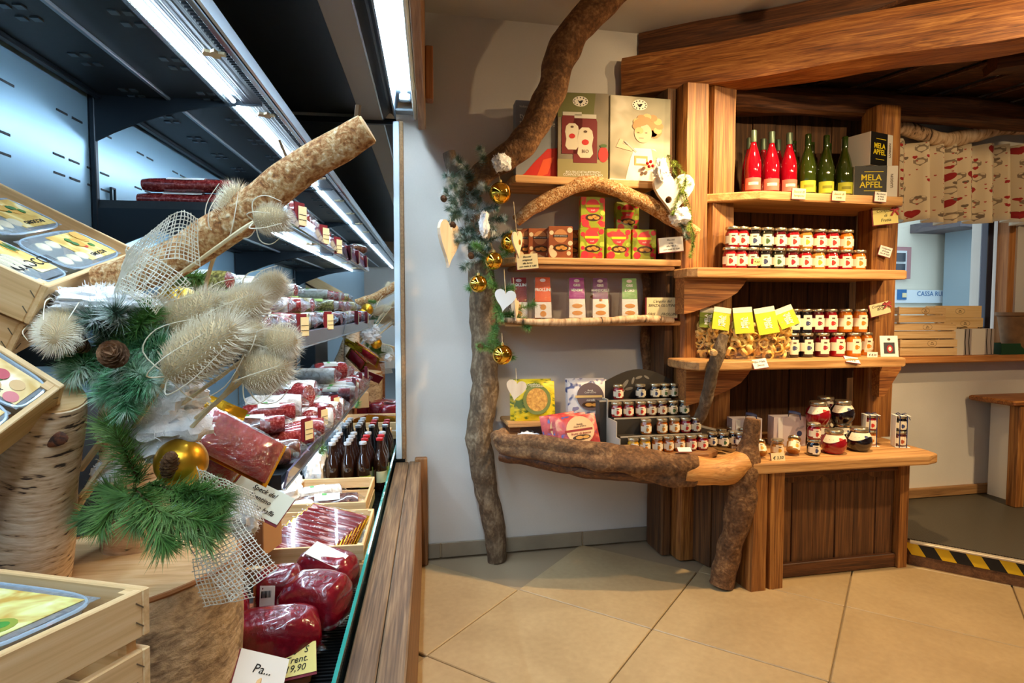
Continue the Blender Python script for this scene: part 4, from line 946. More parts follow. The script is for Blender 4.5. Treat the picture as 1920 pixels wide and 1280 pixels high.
# soft packs on the log shelf
def soft_pack(px, py, Y, z, w, h, label, kind, lean=-12, tilt=0, rz=-8, inner=None):
    p = at(px, py, Y); t = thing('cookie_pack', label, 'pack', (p.x, p.y, z), (R(lean), R(tilt), R(rz)), 'cookie packs')
    m = {'yellow': tex('yellow_pack', [(.40,(90,110,20)), (.48,(226,196,24)), (.6,(240,214,40)), (.7,(214,206,90))], (9,9,22), 3, 1.5, .4, .1),
         'blue': tex('blueberry_pack', [(.36,(80,84,130)), (.40,(236,228,224)), (.62,(240,234,230)), (.66,(150,140,170))], (20,20,20), 1, .3, .4, .1),
         'red': tex('red_fruit_pack', [(.32,(70,84,140)), (.38,(178,52,48)), (.56,(206,80,66)), (.66,(220,150,110))], (24,24,24), 2, .4, .4, .1)}[kind]
    def fn(s, q):
        x = (s-.5)*w; zz = q*h; e = (1-(2*s-1)**4)*(1-(2*q-1)**4); return (x, -.020*e, zz)
    def fb(s, q):
        v_ = fn(s, q); return (v_[0], -v_[1]*.6+.001, v_[2])
    mb = MB().grid(fn, 10, 10); mb2 = MB().grid(fb, 10, 10); mb2.f = [tuple(reversed(f)) for f in mb2.f]; mb.add(mb2.v, mb2.f)
    part('pouch', mb, m, t, True)
    y = -.0212
    if kind == 'yellow':
        disc(t, .01, h*.52, w*.34, w*.36, plain('olive_ring', (120,128,62), .5), y, 'badge_ring', 24); disc(t, .01, h*.52, w*.26, w*.28, tex('cornflake_window', [(.3,(180,116,40)), (.7,(232,176,80))], (70,70,70), 3, 0, .5, .8), y-.001, 'pack_window', 24)
        text('Cornflakes', .014, CREAM, t, (.01, y-.0016, h*.86), shear=.2)
    else:
        bc = plain('mauve_badge', (110,92,94), .5) if kind == 'blue' else plain('peach_badge', (236,186,130), .5)
        disc(t, .01, h*.55, w*.34, w*.34, bc, y, 'badge', 26); rect(t, -w*.33, h*.52, w*.35, h*.58, plain('gold_band', (222,188,120), .5) if kind == 'blue' else plain('red_band', (150,44,34), .5), y-.001, 'badge_band')
        text('mirtilli' if kind == 'blue' else 'frutti di bosco', .016, WHITEP if kind == 'blue' else plain('red_band', (150,44,34), .5), t, (.01, y-.0022, h*.455), shear=.2)
        text('Bontà\nCuor d\'Oro', .012, WHITEP if kind == 'blue' else INKB, t, (.01, y-.0016, h*.68), shear=.2)
        disc(t, .01, h*.34, w*.22, h*.075, plain('dark_cutout', (70,44,22), .35), y-.0012, 'pack_window'); disc(t, .0, h*.34, w*.09, h*.045, plain('golden_cookie', (206,148,66), .5), y-.002, 'cookie'); disc(t, .03, h*.335, w*.08, h*.04, plain('golden_cookie', (206,148,66), .5), y-.002, 'cookie')
    return t
soft_pack(996, 787, 2.84, .713, .205, .200, 'yellow pack behind the front yellow pack', 'yellow', -8, 0, -4)
soft_pack(1003, 787, 2.82, .713, .200, .192, 'yellow corn cookie pack with round window in front', 'yellow', -12, 0, -6)
soft_pack(1098, 787, 2.86, .713, .200, .195, 'white blueberry cookie pack behind the other', 'blue', -8, 0, -4)
soft_pack(1103, 790, 2.83, .713, .200, .192, 'white blueberry cookie pack with mauve badge', 'blue', -12, 0, -6)
soft_pack(1056, 832, 2.66, .609, .165, .165, 'red fruit cookie pack leaning at the left of three', 'red', -22, -8, -6)
soft_pack(1074, 834, 2.635, .609, .170, .165, 'red fruit cookie pack leaning in the middle of three', 'red', -22, -6, -6)
soft_pack(1090, 838, 2.60, .609, .190, .165, 'red fruit cookie pack leaning frontmost with peach badge', 'red', -24, -7, -6)
# poster boxes on the top shelf
ZT = 1.867
def poster(px0, px1, py0, Y, label, rz, d, h):
    a = at(px0, 320, Y); b = at(px1, 320, Y); w = (b.x-a.x)
    t = thing('display_box', label, 'display box', ((a.x+b.x)/2, Y+d/2, ZT), R(rz)); return t, w
g_ = tex('grey_sky_print', [(.3,(118,122,126)), (.7,(150,152,154))], (3,3,3), 3, 0, .6, 0)
t, w = poster(968, 1052, 0, 2.84, 'grey and red cardboard box reading typisch tipicamente', -3, .075, 0); h = .37
part('box_body', MB().box((0, 0, h/2), (w, .075, h), bev=.002), g_, t); y = -.038
shape(t, [(-w/2,.002),(w/2,.002),(w/2,h*.42),(w*.2,h*.40),(-w*.1,h*.22),(-w*.3,h*.08)], plain('red_fruit_print', (196,34,18), .5), y, 'red_print'); shape(t, [(-w*.05,.01),(w*.2,.03),(w*.34,h*.30),(w*.1,h*.26)], plain('orange_red_print', (226,84,36), .5), y-.0006, 'red_highlight')
text('typisch\ntipicamente', .037, WHITEP, t, (-w*.42, y-.001, h*.76), align='LEFT'); text('Südtiroler Spezialitäten', .014, WHITEP, t, (-w*.42, y-.001, h*.92), align='LEFT')
def logo(t, x, z, s, y):
    disc(t, x, z, .034*s, .022*s, plain('cream_emblem', (232,224,206), .6), y, 'logo_plate', 20); shape(t, [(x-.012*s,z+.006*s),(x-.004*s,z+.001*s),(x+.006*s,z+.005*s),(x+.013*s,z+.004*s),(x+.008*s,z-.004*s),(x+.001*s,z-.011*s),(x-.006*s,z-.006*s)], INK, y-.0006, 'logo_bird')
    for k in range(12):
        a = math.pi*(k/6); disc(t, x+.028*s*math.cos(a), z+.016*s*math.sin(a), .003*s, .003*s, INK, y-.0006, 'logo_letter', 6)
t, w = poster(1048, 1140, 0, 2.80, 'cardboard display box showing two strawberry jam jars and BIO label', -6, .07, 0); h = .41
part('box_body', MB().box((0, 0, h/2), (w, .07, h), bev=.002), tex('brown_blur_print', [(.3,(92,84,66)), (.7,(140,128,106))], (5,5,5), 2, 0, .6, 0), t); y = -.0355
shape(t, [(-w/2,h*.72),(w*.2,h*.72),(w*.24,h-.002),(-w/2,h-.002)], plain('moss_print', (104,104,54), .6), y, 'green_backdrop'); rect(t, -w/2, .002, w/2, h*.24, plain('olive_table_print', (150,140,92), .6), y, 'table_print')
logo(t, -w*.06, h*.90, 1.1, y-.0008)
for x, z0, s in ((-w*.22, h*.30, .86), (.01, h*.20, 1.0)):
    jw = w*.235*s; jh = h*.47*s
    shape(t, [(x-jw,z0),(x+jw,z0),(x+jw,z0+jh),(x+jw*.9,z0+jh*1.08),(x-jw*.9,z0+jh*1.08),(x-jw,z0+jh)], plain('dark_jam_print', (112,20,20), .5), y-.001, 'printed_jar'); rect(t, x-jw*.92, z0+jh*1.08, x+jw*.92, z0+jh*1.18, plain('lid_print', (196,190,174), .5), y-.0014, 'printed_lid')
    shape(t, [(x-jw*.66,z0+jh*.22),(x-jw*.40,z0+jh*.12),(x+jw*.40,z0+jh*.12),(x+jw*.66,z0+jh*.22),(x+jw*.56,z0+jh*.42),(x+jw*.68,z0+jh*.62),(x+jw*.58,z0+jh*.78),(x+jw*.28,z0+jh*.86),(x-jw*.28,z0+jh*.86),(x-jw*.58,z0+jh*.78),(x-jw*.68,z0+jh*.62),(x-jw*.56,z0+jh*.42)], plain('jar_label_print', (214,202,176), .6), y-.0018, 'printed_label'); disc(t, x, z0+jh*.50, jw*.30, jh*.07, plain('strawberry_print', (196,40,34), .5), y-.0024, 'printed_berry'); disc(t, x, z0+jh*.76, jw*.16, jh*.03, INKB, y-.0024, 'printed_emblem')
text('BIO', .022, INKB, t, (.01, y-.003, h*.33)); disc(t, w*.40, h*.30, w*.10, h*.09, plain('strawberry_print', (196,40,34), .5), y-.001, 'printed_strawberry'); disc(t, w*.40, h*.40, w*.07, h*.02, plain('leaf_print', (70,96,40), .5), y-.0016, 'printed_leaf')
text('BIO FRUCHTAUFSTRICH\nCOMPOSTA DI FRUTTA BIO', .0155, WHITEP, t, (0, y-.0012, h*.075))
t, w = poster(1143, 1256, 0, 2.79, 'cardboard display box with print of a child eating jam', 0, .07, 0); h = .408
part('box_body', MB().box((0, 0, h/2), (w, .07, h), bev=.002), tex('soft_green_blur', [(.3,(120,116,92)), (.5,(168,158,130)), (.7,(206,196,172))], (4,4,6), 2, .5, .6, 0), t); y = -.0355
rect(t, -w/2, .002, w/2, .012, WHITEP, y, 'white_border'); logo(t, -w*.02, h*.905, 1.15, y-.0006)
SK, DR, HA, HA2 = plain('print_skin', (222,176,140), .6), plain('print_white_dress', (240,230,212), .6), plain('print_fair_hair', (176,128,74), .6), plain('print_pale_hair', (208,166,106), .6)
shape(t, [(-w*.24,.012),(w*.36,.012),(w*.34,h*.30),(w*.24,h*.40),(-w*.10,h*.40),(-w*.16,h*.28)], DR, y-.0006, 'printed_dress')
shape(t, [(w*.18,h*.40),(w*.30,h*.36),(w*.38,h*.22),(w*.12,h*.14),(w*.04,h*.18),(w*.22,h*.24)], SK, y-.001, 'printed_arm'); shape(t, [(-w*.14,h*.36),(-w*.40,h*.40),(-w*.34,h*.50),(-w*.28,h*.49),(-w*.30,h*.44),(-w*.12,h*.41)], SK, y-.001, 'printed_arm')
[disc(t, w*(.12+.19*math.cos(q)), h*(.67+.10*math.sin(q)), w*.07, h*.04, HA2 if k % 2 else HA, y-.0012-.0001*k, 'printed_curl', 12) for k, q in enumerate([i_*.55 for i_ in range(-2, 8)])]; disc(t, w*.12, h*.68, w*.20, h*.12, HA, y-.001, 'printed_hair', 22); disc(t, w*.24, h*.62, w*.12, h*.09, HA, y-.0012, 'printed_hair', 16); disc(t, w*.04, h*.58, w*.145, h*.115, SK, y-.0016, 'printed_face', 22)
disc(t, w*.02, h*.71, w*.15, h*.05, HA, y-.0022, 'printed_fringe', 16, .3); rect(t, -w*.03, h*.515, w*.05, h*.522, plain('print_lips', (186,104,90), .6), y-.0022, 'printed_mouth')
for x in (-w*.04, w*.09): disc(t, x, h*.582, w*.022, h*.006, INKB, y-.0022, 'printed_eye', 8)
shape(t, [(-w*.27,h*.47),(-w*.25,h*.48),(-w*.06,h*.36),(-w*.08,h*.345)], plain('print_spoon', (170,160,150), .4), y-.002, 'printed_spoon'); rect(t, -w*.10, h*.20, w*.12, h*.31, plain('print_honey', (206,140,70), .5), y-.0022, 'printed_jar'); rect(t, -w*.07, h*.22, w*.09, h*.28, DR, y-.0028, 'printed_jar_label')
# ================================================================== natural decorations: builders
def needles(mb, path, length, per, spread=60, rr=None, wid=.0011, back=.0, droop=0.0):
    rr = rr or random.Random(1); n = len(path)
    for i in range(n-1):
        a, b = Vector(path[i]), Vector(path[i+1]); d = (b-a).normalized(); u_ = d.orthogonal().normalized(); w_ = d.cross(u_)
        for k in range(per):
            p = a.lerp(b, rr.random()); an = rr.uniform(0, 2*math.pi); o = u_*math.cos(an)+w_*math.sin(an)
            el = R(spread+rr.uniform(-16, 16)); q = (d*math.cos(el)+o*math.sin(el)+Vector((0,0,-droop))).normalized(); L = length*rr.uniform(.75, 1.15)
            s = q.orthogonal().normalized()*wid; s2 = q.cross(s)
            m_ = p+q*L*.55
            mb.add([p+s, p-s*.5+s2*.9, p-s*.5-s2*.9, p+q*L], [(0,1,3),(1,2,3),(2,0,3)])
    return mb
def fir(name, label, path, length, per, m, seed=0, spread=60, twigs=(), stem=.002, cat='fir branch', droop=0.0, wid=.0011, group=None):
    base = Vector(path[0]); t = thing(name, label, cat, base, 0, group); rr = random.Random(seed)
    mb = MB(); sb = MB()
    for pt in [path]+list(twigs):
        pp = [Vector(q)-base for q in spline(pt, 6)]
        sb.tube(pp, lerps([stem, stem*.5], len(pp)), 6)
        needles(mb, pp, length, per, spread, rr, wid, droop=droop)
        tip = pp[-1]; d = (pp[-1]-pp[-2]).normalized()
        needles(mb, [tip-d*.004, tip], length*.8, per*2, 35, rr, wid)
    part('twig', sb, TWIG, t, True); part('needles', mb, m, t, kind='stuff')
    return t
_cone = {}
def cone(label, loc, direction, L=.04, r=.016, group='pine cones', s=1.0):
    if 'c' not in _cone:
        mb = MB(); n = 64
        for i in range(n):
            f = i/n; a = i*2.39996; rad = r*(math.sin(math.pi*(.12+.80*f))**.8); z = L*f
            M = Matrix.Translation((0,0,z)) @ Matrix.Rotation(a, 4, 'Z') @ Matrix.Rotation(R(-8-42*f), 4, 'Y')
            w_ = .0062; mb.add([(0,-w_*.4,0),(rad*.75,-w_,0),(rad*1.05,-w_*.5,.0012),(rad*1.05,w_*.5,.0012),(rad*.75,w_,0),(0,w_*.4,0),(rad*.8,0,-.0022)], [(0,1,2,3,4,5),(0,6,1),(1,6,2),(2,6,3),(3,6,4),(4,6,5)], M)
        mb.lathe([(.003,0),(r*.55,L*.3),(r*.4,L*.7),(.001,L*.97)], 8)
        _cone['c'] = mb.mesh('pine_cone'); _cone['c'].materials.append(CONE)
    q = Vector(direction).to_track_quat('Z', 'Y').to_euler()
    o = solo('pine_cone', _cone['c'], CONE, label, 'pine cone', False, loc, q, group); o.scale = (s, s, s)
    return o
def ball(label, loc, r, m, string=None, cap=True):
    t = thing('gold_ball', label, 'bauble', loc, 0, 'gold baubles')
    part('globe', MB().sphere((0,0,0), r, 28, 18), m, t, True)
    if cap: part('hanger_cap', MB().lathe([(.007,r*.98),(.007,r+.008),(.004,r+.010)], 10), plain('pale_gold_cap', (222,196,120), .35, .8), t)
    if string: part('string', MB().tube([(0,0,r+.008), Vector(string)-Vector(loc)], .0009, 5), STRAW, t)
    return t
def heart_pts(s, n=28):
    out = []
    for i in range(n):
        a = 2*math.pi*i/n; out.append((s*16*math.sin(a)**3/17, s*(13*math.cos(a)-5*math.cos(2*a)-2*math.cos(3*a)-math.cos(4*a))/17))
    return out
def heart(label, loc, s, rot, m, string=None, thick=.007, name='wooden_heart'):
    t = thing(name, label, 'heart', loc, rot, 'hanging hearts')
    mb = MB().prism([(x*(1.0 if y > 0 else 1.0), y*1.25 if y < 0 else y) for x, y in heart_pts(s)], thick); mb.v = [(v_[0], v_[2]-thick/2, v_[1]) for v_ in mb.v]; mb.f = [tuple(reversed(f)) for f in mb.f]
    part('heart_board', mb, m, t)
    if string:
        Mi = Euler(t.rotation_euler).to_matrix().inverted(); part('string', MB().tube([(0,0,s*.30), Mi @ (Vector(string)-Vector(loc))], .0012, 5), STRAW, t)
    return t
def cotton(label, loc, size, seed=0, fuzz=260, parent=None):
    t = thing('cotton_wool', label, 'cotton wool', loc, 0, 'cotton wool snow'); mb = MB(); mb.sphere((0,0,0), 1, 40, 26)
    out = []
    for v_ in mb.v:
        q = Vector(v_); k = 1+.38*noise.noise(q*1.6+Vector((seed*3.1,0,0)))+.20*noise.noise(q*3.7+Vector((seed,5,0)))+.16*noise.noise(q*7+Vector((seed,1,4)))+.10*noise.noise(q*15+Vector((seed,9,4)))
        out.append((q.x*k*size[0], q.y*k*size[1], q.z*k*size[2]))
    mb.v = out; part('fluff', mb, COTTON, t, True)
    rr = random.Random(seed); fb = MB(); ref = list(out)
    for i in range(fuzz):
        p = Vector(rr.choice(ref)); d = (p.normalized()+Vector((rr.uniform(-1,1), rr.uniform(-1,1), rr.uniform(-1,1)))*.9).normalized()*rr.uniform(.004, .014)
        s = d.orthogonal().normalized()*.0006
        fb.add([p-s, p+s, p+d*.6+s*.6+Vector((0,0,rr.uniform(-.003,.003))), p+d], [(0,1,2),(0,2,3)])
    part('fibres', fb, plain('cotton_fibre', (250,250,250), .9), t, kind='stuff')
    return t
_tz = {}
def teasel(label, a, b, rad, stem_pts, seed=0, group='dried teasels'):
    """head from a (base) to b (tip), cabinet frame; stem runs from the base through stem_pts"""
    if 'core' not in _tz:
        prof = [(.12,0),(.55,.06),(.92,.25),(1.0,.45),(.90,.70),(.62,.90),(.15,1.0)]
        _tz['core'] = MB().lathe(prof, 16).mesh('seed_head', True); _tz['core'].materials.append(TEAZB)
        def rad_at(z):
            for (r0, z0), (r1, z1) in zip(prof, prof[1:]):
                if z0 <= z <= z1: return r0+(r1-r0)*(z-z0)/(z1-z0)
            return .1
        mb = MB(); N = 1300
        for i in range(N):
            z = (i+.5)/N; an = i*2.39996; r_ = rad_at(z); d = Vector((math.cos(an), math.sin(an), 0)); p = d*r_+Vector((0,0,z))
            # spikes in head units: radial unit = head radius, z unit = head length
            L = .58+.14*math.sin(i*12.9); tip = p+d*L*.85+Vector((0,0,(.10+.06*math.sin(i*7.7))*(1.6 if z > .85 else 1)))
            s = Vector((-d.y, d.x, 0))*.020; mb.add([p+s, p-s, p+Vector((0,0,.012)), tip], [(0,1,3),(1,2,3),(2,0,3)])
        _tz['sp'] = mb.mesh('spikes'); _tz['sp'].materials.append(TEAZ)
    a, b = Vector(a), Vector(b); L = (b-a).length; base = f2w(a); d = f2w(b)-base
    q = d.to_track_quat('Z', 'Y').to_euler(); t = thing('dried_teasel', label, 'teasel', base, 0, group)
    for nm, k in (('seed_head', 'core'), ('spikes', 'sp')):
        o = part(nm, _tz[k], TEAZB if k == 'core' else TEAZ, t, rot=q); o.scale = (rad, rad, L)
        if k == 'sp': o['kind'] = 'stuff'
    rr = random.Random(seed); dn = d.normalized(); u_ = dn.orthogonal().normalized(); w_ = dn.cross(u_)
    for k in range(6):
        an = k*1.047+rr.uniform(-.3, .3); o_ = u_*math.cos(an)+w_*math.sin(an); Lk = L*rr.uniform(.7, 1.1)
        part('bract', MB().tube(spline([Vector((0,0,0)), o_*rad*1.5+dn*L*.05, o_*rad*1.9+dn*Lk*.5, o_*rad*1.3+dn*Lk], 4), lerps([.0012,.001,.0005], 13), 5), TEAZ, t, True)
    pts = [Vector((0,0,0))]+[f2w(p)-base for p in stem_pts]
    sp = spline(pts, 5); sm = MB().tube(sp, .0035, 6, .2, seed, fr=60)
    for k in range(26):
        p = sp[rr.randrange(len(sp)-1)].lerp(sp[-1], 0); o_ = Vector((rr.uniform(-1,1), rr.uniform(-1,1), rr.uniform(-1,1))).normalized()
        sm.add([p+Vector((.001,0,0)), p-Vector((.001,0,0)), p+o_*.007], [(0,1,2)])
    part('stem', sm, STRAW, t, True)
    return t
def burlap(label, pts, wdirs, width, seed=0, sp=.0062, th=.0009, nm='burlap_ribbon'):
    """open-weave ribbon; pts and wdirs in the cabinet frame"""
    C_ = spline([f2w(p) for p in pts], 10); W_ = spline([f2w(Vector(w)) for w in wdirs], 10); base = C_[0].copy(); rr = random.Random(seed)
    # resample by length
    Ls = [0]
    for i in range(1, len(C_)): Ls.append(Ls[-1]+(C_[i]-C_[i-1]).length)
    tot = Ls[-1]
    def P(s, v_):
        x = s*tot; i = 0
        while i < len(Ls)-2 and Ls[i+1] < x: i += 1
        f = (x-Ls[i])/max(Ls[i+1]-Ls[i], 1e-6); f = min(max(f, 0), 1.0)
        w_ = W_[i].lerp(W_[i+1], f).normalized(); c = C_[i].lerp(C_[i+1], f)
        wob = noise.noise(Vector((s*9, v_*5, seed*2.7)))*.006
        n_ = w_.cross((C_[i+1]-C_[i]).normalized())
        return c+w_*v_*width+n_*wob-base
    t = thing(nm, label, 'burlap', base, 0, 'burlap ribbons'); mb = MB(); nu = int(tot/sp); nv = int(width/sp)
    for j in range(nv+1):
        v_ = (j/nv-.5)+rr.uniform(-.008, .008); mb.tube([P(i/(nu*1.0), v_+noise.noise(Vector((i*.3, j, seed)))*.012) for i in range(nu+1)], th, 4, cap=False)
    for i in range(nu+1):
        e = rr.uniform(.0, .05); s = i/nu+rr.uniform(-.2, .2)/nu
        mb.tube([P(min(max(s, 0), 1), (k/8-.5)*(1+2*e)) for k in range(9)], th, 4, cap=False)
    part('weave', mb, JUTE, t, kind='stuff'); return t
# ------------------------------------------------------------------ garland, baubles and hearts on the trunk
def wp(px, py, Y): return at(px, py, Y)
tw = []
for (x0, y0, x1, y1) in ((862,400,835,360),(880,390,840,420),(880,400,930,390),(900,420,945,410),(870,430,842,470),(890,430,850,450),(905,330,900,280),(885,340,858,300),(870,350,838,330),(895,350,940,370),(890,470,850,440),(900,460,955,440),(880,380,905,350),(862,345,842,390),(885,440,915,465),(900,480,870,500),(880,410,850,400),(890,420,925,430),(868,330,850,350),(880,360,910,400)):
    tw.append([wp(x0, y0, 2.82), wp((x0+x1)/2+3, (y0+y1)/2-4, 2.78), wp(x1, y1, 2.75)])
fir('fir_garland', 'frosted fir garland wound around the upper trunk', [wp(865,310,2.82), wp(872,360,2.80), wp(880,420,2.80), wp(900,480,2.80)], .036, 34, NEEDLEF, 3, 62, tw, .0022, 'garland', wid=.0012)
tw = []
for (x0, y0, x1, y1) in ((905,520,880,540),(930,560,960,540),(935,590,985,600),(945,600,1000,570),(920,500,960,470),(940,470,965,440),(930,610,920,640),(925,640,960,670),(930,540,905,530),(930,575,940,600),(950,600,990,615),(915,480,890,460),(925,660,900,650)):
    tw.append([wp(x0, y0, 2.80), wp((x0+x1)/2, (y0+y1)/2-5, 2.76), wp(x1, y1, 2.73)])
fir('fir_garland', 'dark green fir garland hanging down the middle of the trunk', [wp(905,480,2.80), wp(925,530,2.80), wp(930,590,2.79), wp(930,650,2.80)], .034, 22, NEEDLE, 5, 62, tw, .0022, 'garland', wid=.0012)
tw = [[wp(1262,300,2.70), wp(1285,330,2.68), wp(1280,360,2.67)], [wp(1280,350,2.68), wp(1295,400,2.67), wp(1290,430,2.66)], [wp(1275,360,2.68), wp(1262,400,2.66)], [wp(1285,400,2.67), wp(1300,440,2.66), wp(1295,480,2.66)], [wp(1270,330,2.69), wp(1292,345,2.68)]]
fir('fir_garland', 'yellow-green fir sprig hanging beside the white fabric heart', [wp(1252,290,2.71), wp(1272,340,2.68), wp(1290,400,2.665), wp(1300,460,2.66)], .022, 24, NEEDLEY, 8, 55, tw, .0018, 'garland', wid=.0012)
fir('fir_sprig', 'small frosted fir sprig at the end of the arch branch', [wp(1265,410,2.69), wp(1280,425,2.67), wp(1288,445,2.66)], .024, 22, NEEDLEF, 9, 60, (), .0016, wid=.0012)
for i, (px, py, Y, r, m, lab, st) in enumerate(((938,362,2.72,.050,GOLDB,'large shiny gold bauble below the bend of the branch',(935,325)),(958,455,2.74,.046,GOLDB,'shiny gold bauble half hidden behind the fir and small heart',(955,430)),(926,489,2.70,.040,GOLDB,'shiny gold bauble beside the hanging card',(925,465)),(897,532,2.70,.040,GOLDB,'shiny gold bauble at the left edge of the trunk',(896,506)),(942,665,2.70,.046,GOLDB,'shiny gold bauble lowest on the trunk',(941,625)))):
    ball(lab, wp(px, py, Y), r, m, wp(st[0], st[1], Y+.04))
heart('pale wooden heart hanging left of the trunk', wp(842,447,2.72), .105, (0, R(6), R(56)), HEARTW, wp(845,405,2.76), .014)
heart('small wooden heart before the brown cookie boxes', wp(970,452,2.70), .062, (0, R(-10), R(55)), HEARTW, wp(963,378,2.74))
heart('pale blue-white wooden heart before the trunk', wp(947,558,2.69), .052, (0, R(10), R(-12)), plain('whitewashed_wood', (214,220,222), .7), wp(945,505,2.74))
heart('wooden heart hanging before the yellow pack', wp(968,727,2.70), .050, (0, R(10), R(-10)), HEARTW, wp(967,690,2.72))
heart('narrow pale heart seen edge-on beside the dark red biscuit bag', wp(968,575,2.72), .052, (0, R(14), R(66)), HEARTW, wp(962,520,2.76))
hf = heart('large white fabric heart hung on the square post', wp(1262,355,2.70), .105, (0, R(2), R(-8)), plain('white_cloth', (240,234,224), .85), None, .03, 'fabric_heart')
for i, (px, py) in enumerate(((1214,306),(1220,303),(1217,312),(1224,311))): solo('red_berry', MB().sphere((0,0,0), .0085, 12, 8), plain('red_berry', (190,14,20), .15, coat=1), f'shiny red berry by the child print, {ORD[i]} of four', 'berry', True, wp(px, py, 2.755), group='red berries')
for lab, px, py, Y, s, sd in (('cotton tuft on the bend of the upper branch', 940,305,2.72,(.045,.03,.036),1),('long cotton tuft hanging in the upper garland', 908,420,2.73,(.022,.02,.055),2),('cotton tuft on the end of the arch branch',1275,405,2.68,(.055,.04,.045),3),('cotton tuft over the white fabric heart',1240,318,2.68,(.035,.02,.05),4),('cotton tuft on the log shelf left of the red packs',990,822,2.74,(.06,.05,.028),5),('cotton tuft on the log shelf right of the red packs',1140,828,2.70,(.045,.05,.026),6)):
    cotton(lab, wp(px, py, Y), s, sd, 160)
for i, (px, py, lab) in enumerate(((834,376,'pine cone at the left edge of the frosted garland'),(851,425,'pine cone below the frosted garland'),(885,482,'pine cone in the middle of the trunk'),(902,651,'pine cone low on the trunk'),(1252,378,'dark pine cone under the fabric heart'))): cone(lab, wp(px, py, 2.76 if i < 4 else 2.66), (-.3, -.9, .2))
# ================================================================== window side
def fabric():
    m, nt, b = _new('heart_print_fabric'); N = nt.nodes.new; L = nt.links.new
    def math_(op, a, b_=None, c=None):
        n = N('ShaderNodeMath'); n.operation = op
        for i, v_ in enumerate((a, b_, c)):
            if v_ is None: continue
            if isinstance(v_, (int, float)): n.inputs[i].default_value = v_
            else: L(v_, n.inputs[i])
        return n.outputs[0]
    uvn = N('ShaderNodeUVMap'); sep = N('ShaderNodeSeparateXYZ'); L(uvn.outputs[0], sep.inputs[0])
    def layer(su, sv, ou, ov, size):
        u_ = math_('MULTIPLY_ADD', sep.outputs[0], su, ou); v_ = math_('MULTIPLY_ADD', sep.outputs[1], sv, ov)
        cu, cv = math_('FLOOR', u_), math_('FLOOR', v_); cx = N('ShaderNodeCombineXYZ'); L(cu, cx.inputs[0]); L(cv, cx.inputs[1])
        wn = N('ShaderNodeTexWhiteNoise'); wn.noise_dimensions = '2D'; L(cx.outputs[0], wn.inputs['Vector'])
        x = math_('MULTIPLY', math_('SUBTRACT', math_('FRACT', u_), math_('MULTIPLY_ADD', wn.outputs[0], .4, .3)), size); y = math_('MULTIPLY', math_('SUBTRACT', math_('FRACT', v_), .5), size)
        q = math_('SUBTRACT', math_('ADD', math_('MULTIPLY', x, x), math_('MULTIPLY', y, y)), 1.0)
        h_ = math_('SUBTRACT', math_('MULTIPLY', math_('MULTIPLY', q, q), q), math_('MULTIPLY', math_('MULTIPLY', x, x), math_('MULTIPLY', math_('MULTIPLY', y, y), y)))
        return h_, wn.outputs[0]
    h1, r1 = layer(15, 10, 0, 0, 3.6); h2, r2 = layer(24, 16, .4, .3, 5.5); h3, r3 = layer(44, 30, .2, .7, 8)
    col = N('ShaderNodeRGB'); col.outputs[0].default_value = lin((214,196,166)); out = col.outputs[0]
    def over(prev, mask, c):
        mx = N('ShaderNodeMix'); mx.data_type = 'RGBA'; L(mask, mx.inputs[0]); L(prev, mx.inputs[6]); mx.inputs[7].default_value = lin(c); return mx.outputs[2]
    ring = math_('MULTIPLY', math_('LESS_THAN', h1, .02), math_('GREATER_THAN', h1, -.20))
    out = over(out, math_('MULTIPLY', ring, math_('GREATER_THAN', r1, .45)), (136,118,98))
    out = over(out, math_('MULTIPLY', math_('LESS_THAN', h1, .0), math_('LESS_THAN', r1, .22)), (150,32,34))
    out = over(out, math_('MULTIPLY', math_('LESS_THAN', h2, 0), math_('LESS_THAN', r2, .22)), (160,36,36))
    out = over(out, math_('MULTIPLY', math_('LESS_THAN', h2, 0), math_('GREATER_THAN', r2, .86)), (112,96,80))
    out = over(out, math_('MULTIPLY', math_('LESS_THAN', h3, 0), math_('LESS_THAN', r3, .25)), (170,52,46))
    L(out, b.inputs['Base Color']); setin(b, Roughness=.9)
    return m
FAB = fabric()
cu_ = thing('window_curtain', 'short cream curtain printed with red hearts hanging from the birch pole', 'curtain', (3.35, 2.93, 1.75))
nu, nv = 110, 10; mb = MB(); X0, X1, ZT_, ZB = 2.66, 4.02, at(1800, 266, 2.93).z, at(1800, 414, 2.93).z
def cf(s, t):
    x = X0+(X1-X0)*s; sag = -.03*math.sin(math.pi*min(s/.62, 1))
    amp = .034+.022*t
    y = 2.93+amp*math.sin(s*74+1.6*math.sin(s*17))+.006*math.sin(s*141)
    z = ZT_+sag*.8+(ZB+.01*math.sin(s*30)-ZT_-sag*.3)*t
    return (x, y, z)
mb.grid(cf, nu, nv); me_v = list(mb.v); l_ = cu_.location; mb.v = [(a-l_.x, b_-l_.y, c-l_.z) for a, b_, c in mb.v]
me = mb.mesh('cloth', True); uvl = me.uv_layers.new(name='UVMap')
for poly in me.polygons:
    for li in poly.loop_indices:
        vi = me.loops[li].vertex_index; uvl.data[li].uv = ((vi % nu)/(nu-1)*1.3, 1-(vi//nu)/(nv-1)*.6)
co = part('cloth', me, FAB, cu_)
sd = co.modifiers.new('thickness', 'SOLIDIFY'); sd.thickness = .002
P = spline([wp(1676,236,2.95), wp(1715,246,2.93), wp(1770,262,2.92), wp(1830,252,2.92), wp(1880,238,2.92), wp(1960,240,2.92)], 7)
solo('birch_curtain_pole', MB().tube(P, lerps([.038,.040,.040,.042,.046,.044], len(P)), 14, .10, 3, fr=16), BIRCHX, 'bent birch trunk used as curtain pole above the window', 'curtain pole', True)
